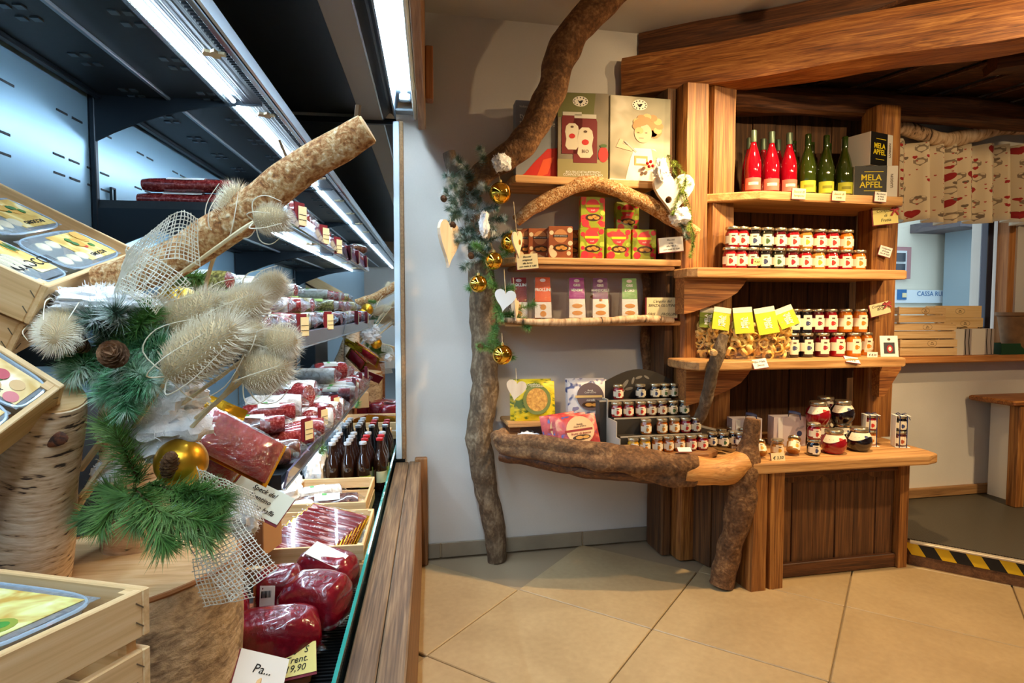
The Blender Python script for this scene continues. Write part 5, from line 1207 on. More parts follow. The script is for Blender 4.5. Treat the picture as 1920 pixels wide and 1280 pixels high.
# goods on the sill
ZS = .982
def sill_crate(label, px0, px1, Y, z, h, rz, n=2, d=.10, cut=None, stamp=True):
    a, b = at(px0, 640, Y), at(px1, 640, Y); w = b.x-a.x
    t = thing('small_wooden_crate', label, 'crate', ((a.x+b.x)/2, Y+d/2, z), R(rz), 'small crates on the sill')
    sh = h/n
    for k in range(n):
        zz = sh*(k+.5)
        for y in (-d/2, d/2): part('slat', MB().box((0, y, zz), (w, .006, sh*.86), bev=.001), W_CRATE, t)
        for x in (-w/2+.004, w/2-.004): part('end_slat', MB().box((x, 0, zz), (.006, d-.008, sh*.86), bev=.001), W_CRATEY, t)
    for sx in (-1, 1):
        for sy in (-1, 1): part('corner_post', MB().box((sx*(w/2-.012), sy*(d/2-.009), h/2), (.010, .010, h)), W_CRATE, t)
    part('bottom', MB().box((0, 0, .004), (w-.02, d-.014, .004)), W_CRATEY, t)
    if stamp:
        zz = sh*(n-.5); tor = MB().tube([(.030*math.cos(q*.5236), 0, .017*math.sin(q*.5236)) for q in range(13)], .0009, 4); tor.v = [(v_[0]+.02, v_[1]*.3-d/2-.0034, v_[2]+zz) for v_ in tor.v]
        part('stamp_ring', tor, INKB, t); text('Bio\nSpeck', .010, INKB, t, (.02, -d/2-.0034, zz), shear=.2)
    return t
sill_crate('lowest of the three slatted crates on the sill, beside the framed picture', 1692, 1792, 2.90, ZS, .098, -4, d=.13)
sill_crate('middle slatted crate of the stack on the sill', 1676, 1788, 2.905, ZS+.0985, .092, -4, d=.13)
sill_crate('top slatted crate of the stack on the sill, turned a little', 1676, 1775, 2.91, ZS+.191, .092, 6, d=.12)
def sbox(label, px0, px1, Y, z, h, rz, d, m, stamp=True, name='wooden_box'):
    a, b = at(px0, 640, Y), at(px1, 640, Y); w = b.x-a.x
    t = thing(name, label, 'box', ((a.x+b.x)/2, Y+d/2, z), R(rz))
    for y in (-d/2+.003, d/2-.003): part('side_board', MB().box((0, y, h/2), (w, .006, h), bev=.001), m, t)
    for x in (-w/2+.003, w/2-.003): part('end_board', MB().box((x, 0, h/2), (.006, d-.012, h), bev=.001), m, t)
    part('base_board', MB().box((0, 0, .003), (w-.012, d-.012, .006)), m, t)
    if stamp:
        tor = MB().tube([(.032*math.cos(q*.5236), 0, .017*math.sin(q*.5236)) for q in range(13)], .001, 4); tor.v = [(v_[0]+.01, v_[1]*.3-d/2-.0004, v_[2]+h*.55) for v_ in tor.v]
        part('stamp_ring', tor, INKB, t); text('Bio\nSpeck', .010, INKB, t, (.01, -d/2-.0006, h*.55), shear=.2)
    return t
pw = wood('smooth_box_pine', (206,160,100), (226,188,130), (238,206,152), 'x', bump=.08, fineamt=.2)
# white wrapped packs
def wrap(label, px0, px1, Y, h, rz):
    a, b = at(px0, 650, Y), at(px1, 650, Y); w = b.x-a.x
    t = thing('gift_pack', label, 'gift pack', ((a.x+b.x)/2, Y+.05, ZS), R(rz), 'white gift packs on the sill')
    part('pack_front', MB().box((-w*.22, 0, h/2), (w*.56, .09, h), bev=.003), plain('ivory_carton', (226,214,196), .7), t)
    part('pack_side', MB().box((w*.28, .006, h/2), (w*.44, .08, h), bev=.003), plain('grey_lilac_paper', (172,158,150), .7), t)
    for x in (.18, .36): part('cord', MB().tube([(w*x, -.035, h), (w*x-.004, -.037, h*.5), (w*x+.004, -.036, .004)], .0016, 5), INK, t, True)
    part('cord_bow', MB().tube([(0,0,h+.002),(.03,-.02,h+.012),(.06,-.01,h+.008),(.02,0,h+.002),(-.02,-.02,h+.008)], .0016, 5), INK, t, True)
wrap('left of two white gift packs with dark cords on the sill', 1790, 1826, 2.90, .155, -4)
wrap('right of two white gift packs with dark cords on the sill', 1826, 1868, 2.90, .155, -4)
sbox('lower plain wooden box behind the white packs', 1772, 1840, 2.975, ZS+.145, .072, -4, .07, pw)
sbox('upper plain wooden box above the other, shaded', 1755, 1836, 2.985, ZS+.218, .072, -4, .07, pw)
solo('box_riser', MB().box((at(1806,640,2.98).x, 3.01, ZS+.072), (.18, .06, .144), bev=.004), WHITEP, 'white carton hidden behind the gift packs carrying the boxes', 'carton')
a = at(1893, 650, 2.92)
gb = thing('green_tray', 'dark green shallow box on the sill at the right edge', 'box', (a.x+.02, 2.95, ZS), R(-2)); gm = plain('dark_green_card', (24,66,34), .6)
for y in (-.05, .05): part('side_board', MB().box((.03, y, .033), (.26, .004, .066)), gm, gb)
for x in (-.10, .16): part('end_board', MB().box((x, 0, .033), (.004, .10, .066)), gm, gb)
part('base_board', MB().box((.03, 0, .002), (.256, .096, .004)), gm, gb)
bk = thing('paper_basket', 'tapered brown paper basket standing in the green tray', 'basket', (a.x+.075, 2.955, ZS+.006), 0); pm = tex('brown_kraft_paper', [(.3,(112,78,46)), (.7,(136,98,60))], (20,20,20), 3, 0, .8, .2)
part('basket_wall', MB().lathe([(.052,0),(.055,.0),(.086,.22),(.098,.225),(.098,.245),(.085,.245),(.082,.22),(.05,.006)], 20), pm, bk, True)
# furniture at the right edge
fe = thing('wooden_bench', 'brown wooden bench end with white side at the right edge', 'bench', (3.78, 2.55, .118))
a = at(1893, 752, 2.75)
part('bench_top', MB().box((a.x+.36, 2.86, a.z-.012), (.72, .28, .030), bev=.008), W_POSTX, fe, world=True)
part('bench_leg', MB().box((a.x+.08, 2.76, (.118+a.z-.03)/2), (.06, .06, a.z-.03-.118), bev=.004), W_POST, fe, world=True)
part('bench_side', MB().box((a.x+.16, 2.90, (.118+a.z-.03)/2), (.02, .16, a.z-.032-.118)), WHITEP, fe, world=True)
# ================================================================== decorated corner and goods in the cabinet
def crate(label, c, e1, e2, L1, L2, H_, n=2, gap=.012, th=.009, posts=True, name='wooden_crate', group='slatted pine crates'):
    """c: top corner (cabinet frame), e1/e2 along two rims away from it; slats hang down from the rim"""
    e1, e2 = Vector(e1).normalized(), Vector(e2); e3 = e1.cross(e2).normalized(); e2 = e3.cross(e1).normalized()
    M3 = Matrix.Rotation(-FA, 3, 'Z') @ Matrix((e1, e2, e3)).transposed(); cw = f2w(Vector(c)-e3*H_)
    t = thing(name, label, 'crate', cw, M3.to_euler(), group)
    sh = (H_-gap*(n-1))/n
    for k in range(n):
        z = H_-sh/2-k*(sh+gap)
        for y in (th/2, L2-th/2): part('slat', MB().box((L1/2, y, z), (L1, th, sh), bev=.0015), W_CRATE, t)
        for x in (th/2, L1-th/2): part('end_slat', MB().box((x, L2/2, z), (th, L2-2*th, sh), bev=.0015), W_CRATEY, t)
    for x in (th+.006, L1-th-.006):
        for y in (th+.006, L2-th-.006): part('corner_post', MB().box((x, y, H_/2), (.012, .012, H_-.002)), W_CRATE, t)
    nb = max(2, int(L2/.07)); w = (L2-2*th)/nb
    for k in range(nb): part('bottom_slat', MB().box((L1/2, th+w*(k+.5), .003), (L1-2*th, w*.9, .006)), W_CRATE, t)
    stm = plain('staple_grey', (120,104,84), .5, .5)
    for k in range(n):
        z = H_-sh/2-k*(sh+gap)
        for q in (-.2, .2):
            part('staple', MB().box((.014, -.0004, z+q*sh), (.012, .001, .0012), rot=(0, R(-40), 0)), stm, t); part('staple', MB().box((-.0004, .014, z+q*sh), (.001, .012, .0012), rot=(R(40), 0, 0)), stm, t)
    return t, M3, e1, e2, e3
def tray(label, cr, a0, a1, b0, b1, ztop, kind):
    """sealed plastic tray lying in a crate; a/b/z in the crate's own axes"""
    t0, M3, e1, e2, e3 = cr; base = Vector(t0.location)+M3 @ Vector(((a0+a1)/2, (b0+b1)/2, ztop-.034))
    t = thing('plastic_food_tray', label, 'food tray', base, M3.to_euler(), 'sealed plastic trays'); w, d = a1-a0, b1-b0
    sg = 1 if kind == 'gnocchi' else -1
    part('tray_shell', MB().grid(lambda s, q: ((.90+.10*q)*w/2*rx_(s), (.90+.10*q)*d/2*ry_(s), .032*q), 33, 4), film('tray_plastic', (226,236,244), .1, .3, .2, 20, .55, (190,206,222)), t, True)
    part('tray_rim', MB().tube([(w/2*rx_(k/32), d/2*ry_(k/32), .032) for k in range(33)], .0026, 6), plain('tray_rim_plastic', (168,186,200), .2, coat=.6), t, True)
    part('lid_film', MB().box((0, 0, .0335), (w*.96, d*.94, .0008)), film('lid_film', (240,246,250), .06, .2, .3, 14, .22, (225,232,238)), t)
    yl = {'gnocchi': (238,206,120), 'ham': (236,206,140), 'green': (232,224,140)}[kind]
    lbw, lbd = w*.52, d*.80
    lab_ = part('tray_label', MB().box((w*sg*.18, 0, .0346), (lbw, lbd, .0006)), tex('label_'+kind, [(.35,(206,160,70)), (.55,yl), (.7,(250,240,206))], (26,26,26), 2, .6, .5, 0), t)
    def dot(x, y, rx, ry, m, nm, z=.0352):
        mb = MB().prism([(x+rx*math.cos(q*.3927), y+ry*math.sin(q*.3927)) for q in range(16)], .0005, z0=z); part(nm, mb, m, lab_)
    rr = random.Random(int((a0+b0)*1000))
    if kind == 'gnocchi': cols = [('dumpling_print', (214,158,64)), ('dumpling_print', (222,170,80)), ('herb_print', (70,120,50)), ('herb_print', (60,110,60)), ('tomato_print', (206,60,40))]
    elif kind == 'ham': cols = [('ham_print', (186,60,70)), ('ham_print', (206,110,110)), ('bread_print', (214,170,110)), ('herb_print', (70,120,50))]
    else: cols = [('dumpling_print_green', (150,160,60)), ('leaf_print_green', (70,150,60)), ('dumpling_print_green', (170,176,90)), ('leaf_print_green', (60,130,60))]
    for k in range(9):
        nm, c = cols[k % len(cols)]; big = .2 if 'dumpling' in nm or 'ham' in nm or 'bread' in nm else .09
        dot(w*sg*.18+rr.uniform(-.34, .34)*lbw, rr.uniform(-.10, .36)*lbd, lbw*big*.7, lbd*big*.9, plain(nm+str(c[0]), c, .5), 'printed_food', .0350+.0002*k)
    cm = {'gnocchi': (236,222,190), 'ham': (170,60,60), 'green': (96,122,52)}[kind]
    for k in range(5): part('contents', MB().sphere((0,0,0), 1, 12, 8), tex('food_'+kind, [(.3, tuple(int(v_*.8) for v_ in cm)), (.7, cm)], (40,40,40), 3, 0, .6, .2), t, True, loc=(sg*(-.37+.075*k)*w, (.20 if k % 2 else -.22)*d, .017)).scale = (w*.105, d*.21, .0215)
    text({'gnocchi': 'GNOCCHI', 'ham': 'SPECK', 'green': 'SPINACI'}[kind], lbd*.17, INK, lab_, (w*sg*.17, -lbd*.36*sg, .0353), (0, 0, 0 if sg > 0 else math.pi))
    return t
def rx_(s): 
    a = 2*math.pi*s; c = math.cos(a); return math.copysign(abs(c)**.45, c)
def ry_(s):
    a = 2*math.pi*s; c = math.sin(a); return math.copysign(abs(c)**.45, c)
# upper sloping crate with three dumpling trays
k_ = .80; UA = Vector((-.722*k_, 1.26*k_, 1.25+.043*k_)); ue1, ue2 = (-.13,.969,.208), (-.856,-.216,.47)
U = crate('upper sloping pine crate holding dumpling trays', UA, ue1, ue2, .56*k_, .42*k_, .068, 1)
u3 = Vector(ue1).cross(Vector(ue2)).normalized()
crate('second pine crate under the upper sloping crate', UA-u3*.074+Vector(ue1)*.02-Vector((.012,0,0)), ue1, ue2, .50*k_, .40*k_, .060, 1)
zt = .064
tray('dumpling tray at the back of the upper crate', U, .17*k_, .46*k_, .155*k_, .29*k_, zt+.004, 'gnocchi')
tray('dumpling tray at the front right of the upper crate', U, .165*k_, .47*k_, .012, .142*k_, zt+.002, 'gnocchi')
tray('dumpling tray lowest at the front left of the upper crate', U, .014, .15*k_, .012, .27*k_, zt, 'gnocchi')
kk = .9/.654; MA = Vector((-.393*kk, .708*kk, 1.25-.081*kk)); me1, me2 = (-.802,-.04,.596), (-.347,-.781,-.519)
Mc = crate('tilted pine crate with ham trays on the birch log', MA, me1, me2, .22, .24, .070, 1)
tray('ham tray next to the crate corner', Mc, .012, .15, .010, .068, .066, 'ham')
tray('second ham tray nearer the viewer', Mc, .012, .15, .072, .130, .066, 'ham')
LA = Vector((-.316, .712, .94)); le1, le2 = (-.918,.397,-.029), (-.398,-.916,.046)
Lc = crate('level pine crate with wide gap between slats nearest the viewer', LA, le1, le2, .34, .30, .118, 2, .014, .010)
tray('green dumpling tray in the nearest crate', Lc, .035, .30, .022, .16, .112, 'green')
solo('crate_stand', MB().box((0, 0, 0), (.30, .26, .35), bev=.004), W_BOARD, 'brown wooden riser under the nearest crate', 'riser', False, f2w(Vector((-.585, .66, .630))), frot(R(-23.4)))
solo('display_riser', MB().box((0, 0, 0), (.10, .50, .58), bev=.004), BLACKM, 'black riser hidden behind the birch logs', 'riser', False, f2w(Vector((-.846, 1.36, .745))), frot())
# stump and birch logs
sc_ = Vector((-.584, 1.21, .772)); N_ = 40; mb = MB(); ring = []
rn = [.205*(1+.05*noise.noise(Vector((math.cos(i/N_*6.283)*1.5, math.sin(i/N_*6.283)*1.5, 3)))) for i in range(N_)]
stp = thing('tree_stump', 'large birch stump with pale sawn top carrying the fir and log', 'stump', f2w(Vector((sc_.x, sc_.y, .452))), frot())
hS = sc_.z-.452; vs = []; fs = []
for j in range(9):
    z = hS*j/8
    for i in range(N_):
        a = i/N_*2*math.pi; r_ = rn[i]*(1+.04*noise.noise(Vector((math.cos(a)*3, math.sin(a)*3, z*9)))); r_ *= (.985 if j == 8 else 1)
        vs.append((r_*math.cos(a), r_*math.sin(a), z))
for j in range(8):
    for i in range(N_): fs.append((j*N_+i, j*N_+(i+1) % N_, (j+1)*N_+(i+1) % N_, (j+1)*N_+i))
part('bark', MB().add(vs, fs), tex('stump_bark', [(.28,(70,52,38)), (.40,(150,122,90)), (.54,(204,172,130)), (.72,(226,198,158))], (16,16,40), 7, .5, .85, .9, fine=(60,60,90), fineamt=.35, bumpd=.01), stp, True)
part('sawn_top', MB().prism([(rn[i]*.978*math.cos(i/N_*2*math.pi), rn[i]*.978*math.sin(i/N_*2*math.pi)) for i in range(N_)], .004, z0=hS-.002), CUT, stp)
part('bark_rim', MB().tube([(rn[i % N_]*.985*math.cos(i/N_*2*math.pi), rn[i % N_]*.985*math.sin(i/N_*2*math.pi), hS) for i in range(N_+1)], .005, 6), plain('rim_bark', (170,108,58), .8), stp, True)
def flog(label, a, b, r0, r1, m, seed, name='birch_log', grp='birch logs'):
    a, b = Vector(a), Vector(b); w0 = f2w(a); d = f2w(b)-w0; L = d.length; q = d.to_track_quat('Z', 'Y').to_euler(); t = thing(name, label, 'log', w0, q, grp)
    n = 14; part('bark', MB().tube([(0, 0, L*i/n) for i in range(n+1)], lerps([r0, r1], n+1), 24, .06, seed, fr=12), m, t, True)
    part('sawn_end', MB().lathe([(r1*.94, 0), (r1*.94, .003)], 24, Matrix.Translation((0, 0, L))), CUT, t)
    return t
flog('front birch log leaning under the ham crate', (-.700, 1.11, .785), (-.595, 1.02, 1.115), .072, .056, BIRCH, 3)
flog('birch log standing in shade behind the fir', (-.600, 1.30, .776), (-.590, 1.28, 1.10), .060, .056, BIRCH, 6)
solo('bark_scar', MB().sphere((0,0,0), .022, 14, 8, (1.25, .22, .62)), tex('dark_orange_scar', [(.35,(40,20,12)), (.6,(112,58,24))], (90,90,90), 4, .5, .8, .6), 'dark orange bark scar on the front birch log', 'bark scar', True, f2w(fd(92, 822, .995)), frot())
# big diagonal branch
P = [f2w(fd(x, y, d)) for x, y, d in ((195,532,1.16),(260,510,1.15),(330,485,1.13),(400,440,1.11),(470,390,1.09),(540,335,1.07),(610,290,1.06),(688,243,1.05))]
P = spline(P, 6); bt = thing('diagonal_branch', 'thick scaly branch sticking out diagonally over the crates', 'branch', P[0])
part('bark', MB().tube(P, lerps([.034,.034,.033,.032,.032,.030,.028,.026], len(P)), 20, .07, 4, fr=22), BARKO, bt, True, world=True)
d = (P[-1]-P[-2]).normalized()
part('sawn_end', MB().lathe([(.024, 0), (.023, .003)], 18, Matrix.Translation(P[-1]-P[0]) @ d.to_track_quat('Z', 'Y').to_matrix().to_4x4()), CUT, bt)
part('side_twig', MB().tube([P[30], P[30]+Vector((.0,.0,.030)), P[30]+Vector((-.012,-.004,.062))], [.004,.003,.002], 6), TWIG, bt, True, world=True)
part('side_twig', MB().tube([P[40]+Vector((0,0,.01)), P[41]+Vector((-.006,0,.044))], [.006,.005], 6), TWIG, bt, True, world=True)
# fir cluster in the middle: each sprig
def sprig(label, pts, L, per, m, seed, tw=(), droop=0.0, spread=58, wid=.0012):
    f_ = lambda Q: [f2w(fd(*q)) for q in Q]
    return fir('fir_sprig', label, f_(pts), L, per, m, seed, spread, [f_(q) for q in tw], .0022, droop=droop, wid=wid, group='fir sprigs on the stump')
sprig('frosted fir tuft spreading beside the cotton', [(215,640,1.12),(195,610,1.06),(175,598,1.03)], .038, 34, NEEDLEF, 1, [[(215,640,1.12),(225,600,1.05),(215,585,1.03)]])
sprig('dark green fir tip pointing up to the right', [(225,650,1.10),(255,620,1.06),(280,585,1.05)], .036, 40, NEEDLE, 2, [[(235,630,1.08),(265,605,1.05)]])
sprig('blue-green fir sprig right of the pine cone', [(235,650,1.09),(275,655,1.06),(305,650,1.05)], .038, 40, NEEDLEB, 3, [[(240,660,1.08),(285,640,1.06)], [(245,640,1.08),(290,625,1.06)]])
sprig('frosted blue-green fir sprig hanging below the pine cone', [(235,680,1.07),(260,700,1.03),(285,715,1.02)], .040, 40, NEEDLEB, 4, [[(245,690,1.05),(262,725,1.02)]])
sprig('blue-green fir sprig at the left under the teasel', [(185,665,1.09),(155,685,1.05),(135,700,1.04)], .038, 40, NEEDLEB, 5, [[(175,680,1.07),(140,670,1.05)]])
sprig('long drooping fir sprig at the bottom of the cluster', [(220,690,1.06),(230,730,1.03),(237,765,1.02)], .038, 40, NEEDLEB, 6, [[(215,700,1.06),(200,740,1.04)], [(225,710,1.05),(250,745,1.03)]])
sprig('inner dark fir sprig filling the cluster', [(190,640,1.12),(215,660,1.09),(235,690,1.07)], .040, 44, NEEDLEB, 7, [[(200,650,1.1),(240,640,1.08)], [(210,670,1.09),(180,700,1.07)], [(215,660,1.09),(265,680,1.06)]])
sprig('small fir tip showing behind the branch', [(330,515,1.22),(350,520,1.2),(372,522,1.2)], .026, 18, NEEDLE, 8)
# lower pine branches on the stump
sprig('pine branch rising to the left of the cotton', [(262,905,1.10),(240,860,1.07),(222,820,1.05),(208,800,1.05)], .046, 24, NEEDLE, 11, (), .05, 50, .0013)
sprig('pine branch pointing right with the small cone', [(280,905,1.08),(330,920,1.05),(375,920,1.04),(415,935,1.03)], .042, 26, NEEDLE, 12, [[(330,920,1.05),(370,945,1.03),(400,955,1.03)]], .1, 50, .0013)
sprig('broad pine branch drooping over the stump', [(250,915,1.06),(290,950,1.01),(330,985,.99),(385,1005,.99)], .048, 24, NEEDLE, 13, [[(270,930,1.04),(290,985,.99),(310,1015,.98)], [(300,960,1.0),(350,970,.99),(400,980,.99)], [(265,930,1.05),(255,975,1.01)]], .2, 52, .0013)
sprig('shaded pine branch lying to the left on the stump', [(250,930,1.08),(200,950,1.08),(165,970,1.08)], .044, 28, NEEDLE, 14, [[(220,940,1.08),(190,985,1.06)], [(240,930,1.08),(205,920,1.1)]], .1, 52, .0013)
cone('open pine cone in the middle of the fir cluster', f2w(fd(221, 672, 1.015)), FXA*.25-FYA*.9+Vector((0,0,.25)), s=1.45)
cone('pine cone half hidden at the left of the cluster', f2w(fd(162, 655, 1.05)), FXA*-.3-FYA*.6+Vector((0,0,.5)), s=1.2)
cone('pine cone peeping out at the top of the cluster', f2w(fd(225, 595, 1.07)), FXA*.6-FYA*.4+Vector((0,0,.3)))
cone('upright pine cone before the lower gold bauble', f2w(fd(312, 895, 1.04)), FXA*.25-FYA*.1+Vector((0,0,.9)))
ball('satin gold bauble behind the burlap and teasels', f2w(fd(335, 580, 1.24)), .045, GOLDM, None, False)
ball('satin gold bauble lower among the teasels', f2w(fd(312, 612, 1.26)), .04, GOLDM, None, False)
ball('large satin gold bauble beside the cotton on the stump', f2w(fd(340, 866, 1.10)), .043, GOLDM, None, False)
cotton('broad cotton strip on top of the fir cluster', f2w(fd(195, 572, 1.07)), (.085, .045, .024), 11, 420)
cotton('large cotton tuft beside the lower gold bauble', f2w(fd(300, 790, 1.13)), (.075, .06, .055), 12, 500)
cotton('cotton tuft reaching up to the teasel stems', f2w(fd(335, 735, 1.14)), (.045, .04, .035), 13, 300)
cotton('small cotton tuft above the lower burlap', f2w(fd(453, 975, 1.12)), (.026, .03, .030), 14, 220)
cotton('small cotton tuft low at the teasel stems', f2w(fd(205, 885, 1.14)), (.022, .02, .024), 15, 160)
TZ = [('fluffy teasel facing the viewer at the far left', (125,600,1.06), (100,640,.98), .030, [(140,580,1.12),(160,560,1.15)]),
      ('small teasel half behind the one facing the viewer', (118,600,1.08), (95,575,1.05), .024, [(140,620,1.12)]),
      ('upright teasel before the red salami packs', (428,440,1.10), (445,352,1.09), .027, [(415,450,1.12),(395,500,1.16),(380,560,1.2)]),
      ('teasel lying against the diagonal branch', (478,415,1.03), (537,408,1.02), .024, [(440,440,1.04),(330,520,1.1),(300,545,1.14)]),
      ('teasel before the satin gold bauble', (308,618,1.10), (412,560,1.06), .033, [(290,650,1.12),(240,760,1.14),(170,900,1.15)]),
      ('teasel in the middle of the bunch', (403,602,1.10), (492,556,1.07), .034, [(380,640,1.12),(300,760,1.13),(190,900,1.15)]),
      ('rear teasel pointing to the upper right', (480,560,1.13), (530,520,1.12), .026, [(460,590,1.14),(330,760,1.15),(230,900,1.16)]),
      ('largest teasel at the front of the bunch', (315,705,1.01), (440,608,.98), .041, [(300,730,1.03),(250,800,1.08),(150,930,1.12)]),
      ('short teasel pointing up with a bare stem', (458,662,1.06), (482,605,1.06), .030, [(450,690,1.06),(420,740,1.08),(360,790,1.12)]),
      ('right teasel of the pair with crossed stems', (500,648,1.05), (556,640,1.04), .031, [(470,665,1.06),(400,715,1.08),(330,765,1.12)]),
      ('lowest teasel drooping to the right', (455,712,1.04), (540,682,1.03), .035, [(440,725,1.05),(400,760,1.07),(330,830,1.12)]),
      ('teasel half hidden behind the satin bauble', (285,600,1.18), (300,560,1.17), .026, [(270,640,1.18)])]
for i, (lab, a, b, r_, st) in enumerate(TZ): teasel(lab, fd(*a), fd(*b), r_*.84, [fd(*q) for q in st], i)
for i, (x0, y0, x1, y1) in enumerate(((275,745,140,960),(290,760,160,930),(250,760,150,880),(300,730,200,860),(230,800,130,980))):
    a, b = f2w(fd(x0, y0, 1.13)), f2w(fd(x1, y1, 1.13+.01*i)); solo('dry_stem', MB().tube([Vector((0,0,0)), (b-a)*.5+Vector((0,0,.006)), b-a], [.005,.0055,.006], 7, .2, i, fr=60), STRAW, f'ridged straw stem leaning over the stump, {ORD[i]} of the bundle', 'stem', True, a, group='loose straw stems')
# burlap
burlap('upper burlap bow wrapped round the diagonal branch', [fd(250,545,1.06), fd(225,515,1.04), fd(265,470,1.03), fd(330,440,1.03), fd(372,455,1.06)], [(.3,-.2,.9),(.4,-.3,.8),(.5,-.2,.75),(.25,-.2,.9),(.1,-.3,.9)], .075, 1)
burlap('burlap tail hanging over the satin gold bauble', [fd(230,500,1.05), fd(270,520,1.02), fd(305,540,1.01), fd(325,560,1.03)], [(.3,-.1,.9),(.5,-.1,.8),(.6,-.1,.7),(.7,.0,.6)], .070, 2)
burlap('lower burlap ribbon running under the pine tips', [fd(375,905,1.08), fd(410,920,1.06), fd(450,935,1.06), fd(485,950,1.08)], [(0,-.3,1),(-.1,-.3,1),(-.2,-.3,1),(-.2,-.3,1)], .060, 3)
burlap('burlap end draped over the stump edge', [fd(395,960,1.06), fd(405,1000,1.03), fd(440,1050,1.01), fd(478,1095,1.01)], [(.9,.1,.2),(.9,.1,.35),(.9,.1,.5),(.85,.1,.55)], .085, 4)
burlap('burlap end hanging behind the other over the bark', [fd(405,1040,1.08), fd(415,1090,1.07), fd(430,1128,1.07)], [(.9,.1,.1),(.95,.1,.1),(.95,.1,.1)], .075, 5)
# ================================================================== cured meats, bottles and tags
SAL = {'red': tex('salami_red', [(.35,(112,24,26)), (.55,(146,50,48)), (.72,(186,110,104))], (130,130,130), 3, .3, .18, .3, coat=.8),
       'cut': tex('salami_cut', [(.38,(122,24,26)), (.56,(164,50,50)), (.66,(222,170,162))], (150,150,150), 2, .2, .16, .2, coat=.9),
       'white': tex('salami_white', [(.3,(150,138,126)), (.5,(206,200,192)), (.7,(236,234,230))], (40,40,40), 5, .6, .35, .7, coat=.6),
       'brown': tex('salami_brown', [(.3,(58,30,22)), (.6,(104,62,46)), (.75,(168,138,118))], (60,60,60), 5, .5, .25, .6, coat=.8),
       'dark': tex('salami_dark', [(.3,(34,14,14)), (.7,(74,30,28))], (60,60,60), 5, .5, .22, .6, coat=.8),
       'herb': tex('salami_herb', [(.3,(66,58,22)), (.5,(132,116,52)), (.7,(206,196,120))], (110,110,110), 4, .3, .3, .6, coat=.6)}
_sm = {}
def salami(label, p, L, r, kind, rz=0.0, labelc=None, cut=True, squash=1.0, rx=0.0, ry=0.0, wrap=True, grp='cured sausages'):
    """lies along local x; p is the resting point under its middle (cabinet frame)"""
    t = fthing('salami_pack', label, 'salami', Vector(p)+Vector((0, 0, r*squash+.001)), rz, rx, ry, grp)
    key = (round(L, 3), round(r, 3), kind, squash)
    if key not in _sm:
        n = 12; pts = [(-L/2+L*i/n, 0, 0) for i in range(n+1)]; rad = [r*(.80 if i in (0,) else .95 if i in (1, n-1) else (.9 if i == n else 1)) for i in range(n+1)]
        mb = MB().tube(pts, rad, 16, .07, len(_sm)*1.3, fr=30); mb.v = [(v_[0], v_[1], v_[2]*squash) for v_ in mb.v]
        w = MB().grid(lambda s, q: (L/2+.028*q, r*(.92-.2*q+.5*q*q)*math.cos(6.283*s)*(1-.0*q), r*squash*(.92-.75*q)*math.sin(6.283*s)+.004*math.sin(s*40)*q), 28, 5)
        w2 = MB(); w2.v = [(-v_[0], v_[1], v_[2]) for v_ in w.v]; w2.f = w.f
        _sm[key] = (mb.mesh('casing', True), w.mesh('film_end', True), w2.mesh('film_end', True))
    a, b, c = _sm[key]
    part('casing', a, SAL[kind], t)
    if cut: part('cut_face', MB().lathe([(r*.86, 0), (r*.84, .002)], 18, Matrix.Translation((L/2+.0005, 0, 0)) @ Matrix.Diagonal((1, 1, squash, 1)) @ Matrix.Rotation(R(90), 4, 'Y')), SAL['cut'], t)
    if wrap: part('film_end', b, FILMW, t); part('film_end', c, FILMW, t)
    if labelc:
        lm = MB(); lm.grid(lambda s, q: (-L*.22+L*.42*q, (r+.0016)*math.cos(R(35+110*s))*1.0, (r*1.0+.0018)*squash*math.sin(R(35+110*s))+.001), 10, 2); part('paper_label', lm, plain('pack_label_'+str(labelc[0])+'_'+str(labelc[1]), labelc, .5), t)
        lm = MB(); lm.grid(lambda s, q: (-L*.10+L*.08*q, (r+.0026)*math.cos(R(60+50*s)), (r+.003)*squash*math.sin(R(60+50*s))+.001), 6, 2); part('label_print', lm, plain('pack_green', (80,150,60), .5), t)
    return t
WL = (232,232,228); Z4s = [1.541, 1.168, .778]
# shelf below the top one
p = fd(350, 385, 1.86); salami('lower of two flat red salami packs by the black upright', (p.x, p.y, Z4s[0]), .25, .027, 'red', R(0), WL, False, .72, wrap=False)
salami('upper of two flat red salami packs by the black upright', (p.x+.01, p.y-.005, Z4s[0]+.0405), .24, .027, 'red', R(0), WL, False, .72, wrap=False)
p = fd(495, 395, 1.92); salami('round salami behind the diagonal branch', (p.x, p.y, Z4s[0]), .13, .030, 'red', R(-50), WL)
p = fd(510, 370, 1.95); salami('second round salami behind the diagonal branch', (p.x+.02, p.y+.02, Z4s[0]+.060), .13, .028, 'brown', R(-60), WL)
rr = random.Random(5); kinds = ['white','red','white','brown','white','red','herb','white','red']
for i in range(9):
    salami(f'wrapped {kinds[i]} salami on the second shelf, {ORD[i]} from the near end', (-.53+rr.uniform(-.02,.02), 2.02+i*.098, Z4s[0]), .15, rr.uniform(.030,.036), kinds[i], R(rr.uniform(-20,20)), WL if i % 2 == 0 else None)
